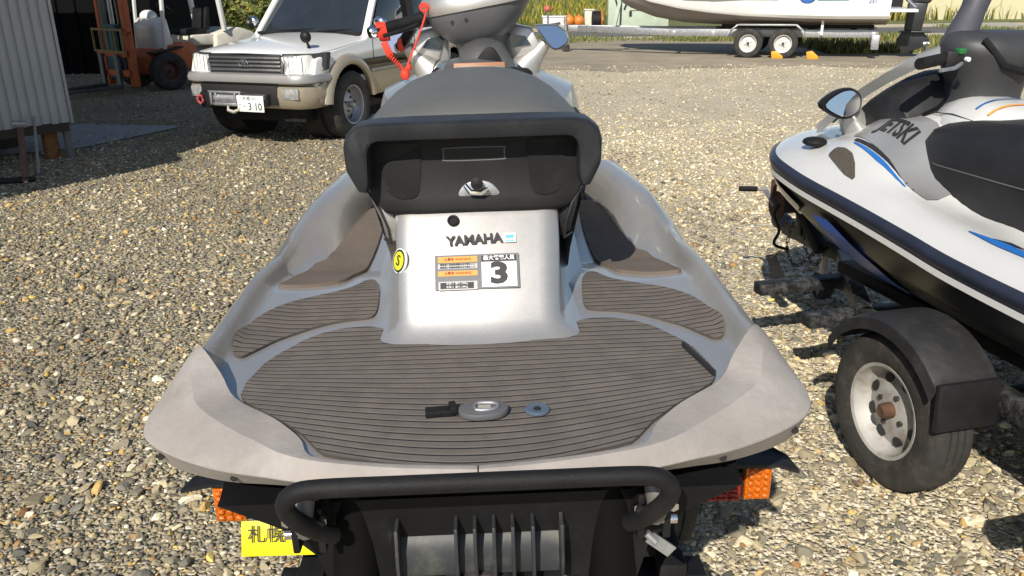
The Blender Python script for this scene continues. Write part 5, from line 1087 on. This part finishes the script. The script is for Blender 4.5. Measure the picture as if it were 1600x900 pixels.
yp = MB().box((-.452, .375, .502), (.16, .004, .075), (R(-22), 0, 0)).build('number_plate', mat('yellow_plate', (.85, .72, .01), .4, 0, .04, 8), T1, bevel=.002)
text_mesh('plate_text', '札幌 11', .040, Matrix.Translation((-.452, .3700, .513)) @ Matrix.Rotation(R(68), 4, 'X'), INK, yp)
# ============================================================ BOAT ON ITS TRAILER (local x towards the bow, +y towards the viewer)
BRZ = math.atan2(.36, -.93)
BL = (6.05, 19.85, 0)
BT = thing('boat_trailer', 'galvanised tandem axle boat trailer under the white motor boat', 'trailer', BL, BRZ)
RIMB = mat('white_steel_rim', (.62, .61, .58), .45, .1, .08, 12, dirt=(.3, .26, .2), ds=12, damt=.4)
for y, s in ((.95, 1), (-.95, -1)):
    for x in (-.375, .375):
        wheel('wheel', BT, (x, y, .315), .315, .18, .19, RIMB, ax='Y', side=s, spokes=0, hub=DARKST)
    G = [(-.80, .48), (-.76, .60), (-.62, .71), (.62, .71), (.78, .58), (.84, .46)]
    for (a, b_), (c_, d_) in zip(G, G[1:]): MB().bar((a, y, b_), (c_, y, d_), .24, .035, (0, 0, 1)).build('mudguard_plate', STEEL, BT, bevel=.004)
    MB().bar((-2.3, y*.70, .52), (2.2, y*.70, .52), .09, .16).build('side_rail', STEEL, BT, bevel=.006)
    MB().bar((2.15, y*.70, .52), (4.6, y*.06, .56), .08, .15).build('tongue_rail', STEEL, BT, bevel=.006)
    for x in (-.375, .375): MB().bar((x, y*.9, .315), (x, y*.5, .40), .07, .07).build('axle_arm', DARKST, BT)
    MB().bar((-2.2, y*.55, .66), (1.0, y*.55, .66), .14, .07).build('bunk', RUBBER, BT, bevel=.01)
    for x in (-1.8, -.9, 0.9, 1.1): MB().bar((x, y*.55, .56), (x, y*.55, .66), .08, .12, (1, 0, 0)).build('bunk_bracket', BLACKM, BT)
    MB().bar((-1.15, y*.92, .50), (-1.15, y*.92, 2.0), .05, .05, (1, 0, 0)).build('guide_post', WPRINT if s > 0 else STEEL, BT)
    MB().bar((-2.25, y*.8, .50), (-2.25, y*.8, .20), .10, .16, (1, 0, 0)).build('tail_lamp_bracket', STEEL, BT, bevel=.01)
for x in (-2.2, -1.1, 1.2, 2.1): MB().bar((x, -.72, .50), (x, .72, .50), .09, .12).build('cross_beam', STEEL, BT, bevel=.004)
MB().bar((4.4, 0, .57), (5.3, 0, .57), .10, .14).build('coupling_beam', STEEL, BT, bevel=.006)
MB().bar((3.7, 0, .6), (3.5, 0, 1.5), .08, .08).build('winch_post', mat('pale_green_steel', (.42, .50, .42), .5), BT)
jk = MB().cyl((4.9, .16, .15), (4.9, .16, .85), .035, n=12).build('jockey_leg', STEEL, BT)
MB().lathe([(.0008, -.03), (.10, -.04), (.11, 0), (.10, .04), (.0008, .03)], (4.9, .16, .11), 'Y', 20).build('jockey_wheel', TYRE, jk)
MB().bar((5.1, .0, .68), (5.5, .05, .62), .12, .06).build('coupler', DARKST, BT)
BO = thing('motor_boat', 'white motor boat with beige bottom resting on the galvanised trailer', 'boat', BL, BRZ)
GEL = mat('white_gelcoat', (.78, .78, .76), .28, 0, .04, 1, coat=.6, dirt=(.6, .57, .5), ds=1.2, damt=.3)
BOT = mat('taupe_antifouling', (.33, .29, .26), .75, 0, .1, 2, dirt=(.24, .21, .18), ds=3)
ST_ = [(-2.45, 1.12, .68, .84, 1.75), (-1.5, 1.14, .67, .84, 1.78), (-.5, 1.14, .67, .86, 1.82), (.5, 1.12, .67, .90, 1.88), (1.3, 1.05, .68, .97, 1.95), (2.0, .92, .72, 1.06, 2.03), (2.7, .72, .84, 1.20, 2.12), (3.3, .46, 1.05, 1.40, 2.2), (3.7, .22, 1.28, 1.60, 2.26), (4.0, .03, 1.75, 1.95, 2.3)]
rb, rt_ = [], []
for x, hw, k, ch, sh in ST_:
    rb.append([(x, y, z) for y, z in ((hw*.94, ch), (hw*.90, ch-.03), (hw*.62, k+(ch-k)*.55), (hw*.6, k+(ch-k)*.50), (hw*.3, k+(ch-k)*.24), (0, k), (-hw*.3, k+(ch-k)*.24), (-hw*.6, k+(ch-k)*.50), (-hw*.62, k+(ch-k)*.55), (-hw*.90, ch-.03), (-hw*.94, ch))])
    rt_.append([(x, y, z) for y, z in ((hw*.94, ch-.002), (hw*.99, ch+.06), (hw, ch+.4*(sh-ch)), (hw*1.06, sh), (hw*.95, sh+.06), (-hw*.95, sh+.06), (-hw*1.06, sh), (-hw, ch+.4*(sh-ch)), (-hw*.99, ch+.06), (-hw*.94, ch-.002))])
MB().loft(rb).build('hull_bottom', BOT, BO, smooth=40)
MB().loft(rt_).build('hull_topsides', GEL, BO, smooth=40)
MB().prism([(1.2, .8, 1.9), (.6, .75, 2.6), (-1.2, .75, 2.65), (-1.3, .8, 1.85)], (0, -1.6, 0)).build('cabin', GEL, BO, bevel=.05)
MB().prism([(1.05, .805, 2.05), (.62, .765, 2.5), (-.9, .765, 2.52), (-.95, .80, 2.05)], (0, .01, 0)).build('cabin_window', GLASS, BO)
MB().box((-2.72, 0, 1.0), (.55, 1.9, .06)).build('swim_platform', GEL, BO, bevel=.02)
for y in (.85, .5): MB().tube([(-2.4, y, 1.35), (-2.7, y, 1.30), (-2.95, y, 1.08)], .018, 8).build('stern_rail', CHROME, BO)
MB().ell((-.8, 1.155, 1.26), (.16, .012, .10), 18, 10).build('hull_mark', mat('deep_blue_print', (.03, .12, .40), .5), BO)
MB().prism([(-1.0, 1.152, 1.22), (-1.0, 1.152, 1.36), (-2.0, 1.148, 1.36), (-1.6, 1.150, 1.22)], (0, .008, 0)).build('hull_mark', mat('teal_print', (.04, .40, .36), .5), BO)
MB().prism([(1.9, 1.02, 1.30), (1.2, 1.10, 1.24), (-.2, 1.150, 1.24), (-.2, 1.150, 1.26)], (0, .012, 0)).build('hull_stripe', mat('pale_blue_print', (.25, .40, .5), .5), BO)
text_mesh('hull_number', '251', .12, Matrix.Translation((-2.1, 1.155, 1.20)) @ Matrix.Rotation(R(180), 4, 'Z') @ Matrix.Rotation(R(90), 4, 'X'), BLUE, BO)
OM = thing('outboard_motor', 'dark grey outboard motor tilted down at the stern of the white motor boat', 'outboard motor', (BL[0]-math.cos(BRZ)*2.95, BL[1]-math.sin(BRZ)*2.95, 0), BRZ)
DG = mat('dark_outboard_paint', (.022, .024, .028), .4, 0, .15, 5)
MB().prism([(.16, .16, 1.15), (.22, .16, 1.5), (.10, .16, 1.75), (-.35, .16, 1.70), (-.42, .16, 1.35), (-.30, .16, 1.12)], (0, -.32, 0)).build('cowling', DG, OM, bevel=.05, seg=3)
MB().prism([(.12, .13, .55), (.12, .13, 1.15), (-.28, .13, 1.15), (-.22, .13, .55)], (0, -.26, 0)).build('midsection', DG, OM, bevel=.04)
MB().prism([(.25, .02, .36), (.15, .045, .56), (-.25, .045, .56), (-.42, .02, .36), (-.30, .03, .22), (.10, .03, .05), (.16, .02, .18)], (0, -.06, 0)).build('gearcase', DG, OM, bevel=.015)
MB().box((-.1, 0, .54), (.62, .30, .03)).build('anti_ventilation_plate', DG, OM, bevel=.008)
pr_ = MB().cyl((-.42, 0, .29), (-.30, 0, .29), .05, n=16).build('propeller', STEEL, OM)
for k in range(3):
    a = R(120*k); MB().prism([(-.36+dx, r_*math.cos(a+da), .29+r_*math.sin(a+da)) for r_, da, dx in ((.04, 0, .03), (.14, -.3, .04), (.18, .0, 0), (.14, .35, -.04), (.04, .2, -.03))], (.008, 0, 0)).build('blade', STEEL, pr_)
for i, x in enumerate((-.16, -.90)):
    ck = MB().prism([(x-.24, 1.05, 0), (x-.24, 1.05, .05), (x-.10, 1.05, .17), (x+.02, 1.05, .15), (x-.0, 1.05, 0)], (0, -.18, 0)).xf(Matrix.Translation((0, .0, 0))).build('wheel_chock', mat('orange_yellow_plastic_%d' % i, (.75, .33, .02), .5, 0, .1, 8), None, bevel=.015)
    ck.location = BL; ck.rotation_euler = (0, 0, BRZ)
    tag(ck, ['orange yellow wheel chock behind the left tyre of the boat trailer', 'orange yellow wheel chock behind the right tyre of the boat trailer'][i], 'wheel chock', 'wheel chocks at the boat trailer')
# ---- small things by the road behind the boat's bow
PG = mat('pale_green_paint', (.46, .54, .42), .55, 0, .1, 3, dirt=(.36, .36, .25), ds=2)
GS = thing('steel_cabinet', 'pale green steel cabinet with crossed straps behind the boat bow', 'cabinet', (4.55, 30.5, 0), R(-4))
MB().box((0, 0, .9), (2.1, 1.0, 1.7)).build('cabinet_body', PG, GS, bevel=.02)
for a, b_ in (((-1.0, -.515, 1.7), (-.70, -.515, .75)), ((-.15, -.515, 1.7), (-.5, -.515, .75)), ((-.62, -.515, .1), (-.60, -.515, 1.7))): MB().bar(a, b_, .06, .02, (0, 1, 0)).build('strap', INK, GS)
MB().box((.35, -.505, .72), (1.3, .012, .02)).build('panel_joint', INK, GS)
MB().box((-.28, -.52, .62), (.09, .04, .16)).build('cabinet_lock', INK, GS)
for x in (-.9, .9): MB().box((x, 0, .03), (.12, .9, .06)).build('cabinet_foot', DARKST, GS)
FLO = [('round_float', 'round pink red float on a pole beside the road', 'float', (1.40, 31.2, .78), .11, (.62, .11, .10)), ('round_float', 'orange float at the left of the heap', 'float', (2.18, 31.2, .36), .2, (.65, .22, .03)), ('round_float', 'orange float at the right of the heap', 'float', (2.55, 31.3, .34), .2, (.6, .19, .03))]
for i, (nm, lb_, ct, c_, r_, cc) in enumerate(FLO):
    o = MB().ell((0, 0, 0), (r_, r_, r_), 16, 10).cyl((0, 0, r_*.9), (0, 0, r_*1.25), r_*.2, n=8).build(nm, mat('float_paint_%d' % i, cc, .45)); o.location = c_; tag(o, lb_, ct)
    if i == 0: MB().cyl((0, 0, -.78), (0, 0, -.1), .02, n=8).build('pole', STEEL, o)
cr8 = MB().box((0, 0, .28), (1.0, .5, .4)).box((0, 0, .50), (1.06, .56, .05)).build('storage_box', WHITEM, None, bevel=.02); cr8.location = (1.75, 31.6, 0); tag(cr8, 'white storage box beside the orange floats', 'box')
cr9 = MB().box((0, 0, .35), (.35, .4, .7)).box((0, 0, .72), (.4, .45, .05)).build('storage_box', CREAM, None, bevel=.02); cr9.location = (2.95, 31.6, 0); tag(cr9, 'upright cream box right of the orange floats', 'box')
rl = thing('hose_reel', 'black reel with an orange flange standing beside the pale green cabinet', 'reel', (3.05, 29.9, 0))
MB().lathe([(.0008, -.15), (.30, -.15), (.30, .12), (.0008, .12)], (0, 0, .42), 'X', 20).build('reel_drum', RUBBER, rl)
MB().lathe([(.0008, .13), (.36, .13), (.36, .17), (.0008, .17)], (0, 0, .42), 'X', 20).build('reel_flange', ORNG, rl)
MB().bar((-.1, -.25, .03), (-.1, .25, .03), .05, .05).bar((-.1, 0, .03), (-.1, 0, .42), .05, .05, (1, 0, 0)).build('reel_stand', DARKST, rl)
# ---- cream building, dark doorway, second trailer at the right edge
CBD = thing('storage_building', 'cream walled storage building with a dark doorway in the right background', 'building', (19.0, 36.5, 0), R(-6))
CRW = mat('cream_wall', (.56, .52, .33), .8, 0, .06, 1.5, dirt=(.4, .37, .26), ds=1.5)
MB().box((.9, 2.0, 1.7), (6.2, 4.0, 3.4)).build('wall', CRW, CBD)
MB().box((-2.9, 1.0, 1.7), (1.4, 2.0, 3.4)).build('side_wall', CRW, CBD)
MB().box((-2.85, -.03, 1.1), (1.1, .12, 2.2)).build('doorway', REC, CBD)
for x in (-1.3, -.3, .7, 1.7, 2.7): MB().box((x, -.012, 1.7), (.03, .03, 3.4)).build('wall_joint', mat('joint_%d' % int(x*10), (.4, .37, .25), .8), CBD)
MB().prism([(-3.9, -.4, 3.4), (-3.9, 2, 4.3), (-3.9, 4.4, 3.4)], (8.2, 0, 0)).build('roof', STEEL, CBD)
T3 = thing('work_trailer', 'white framed utility trailer with machinery at the right edge behind the white jet ski', 'trailer', (13.3, 19.6, 0), R(8))
for y in (-.6, .6):
    MB().bar((-.9, y, .95), (2.2, y, .95), .08, .14).build('side_rail', WPRINT, T3, bevel=.006)
    for x in (.3, 1.1): wheel('wheel', T3, (x, y*1.25, .30), .30, .18, .18, RIMB, ax='Y', side=1 if y > 0 else -1)
    for x in (-.75, -.2, .5, 1.3): MB().bar((x, y, .30), (x, y, .92), .05, .05, (1, 0, 0)).build('frame_upright', STEEL, T3)
    MB().bar((-.9, y, .32), (2.2, y, .32), .06, .10).build('lower_rail', STEEL, T3)
    MB().tube([(-.7, y, .35), (-.3, y, .7), (.1, y, .4), (.5, y, .75), (.9, y, .4)], .025, 8).build('brace', DARKST, T3)
MB().box((.2, -.1, .62), (.7, .6, .45)).cyl((-.5, -.45, .6), (.9, -.45, .6), .12, n=16).build('engine_block', DARKST, T3, bevel=.02)
tag(MB().box((11.85, 19.35, .22), (.30, .34, .44)).box((11.85, 19.35, .46), (.34, .38, .05)).build('storage_box', mat('pale_crate', (.5, .48, .43), .7), None, bevel=.02), 'pale upright box beside the outboard motor', 'box')
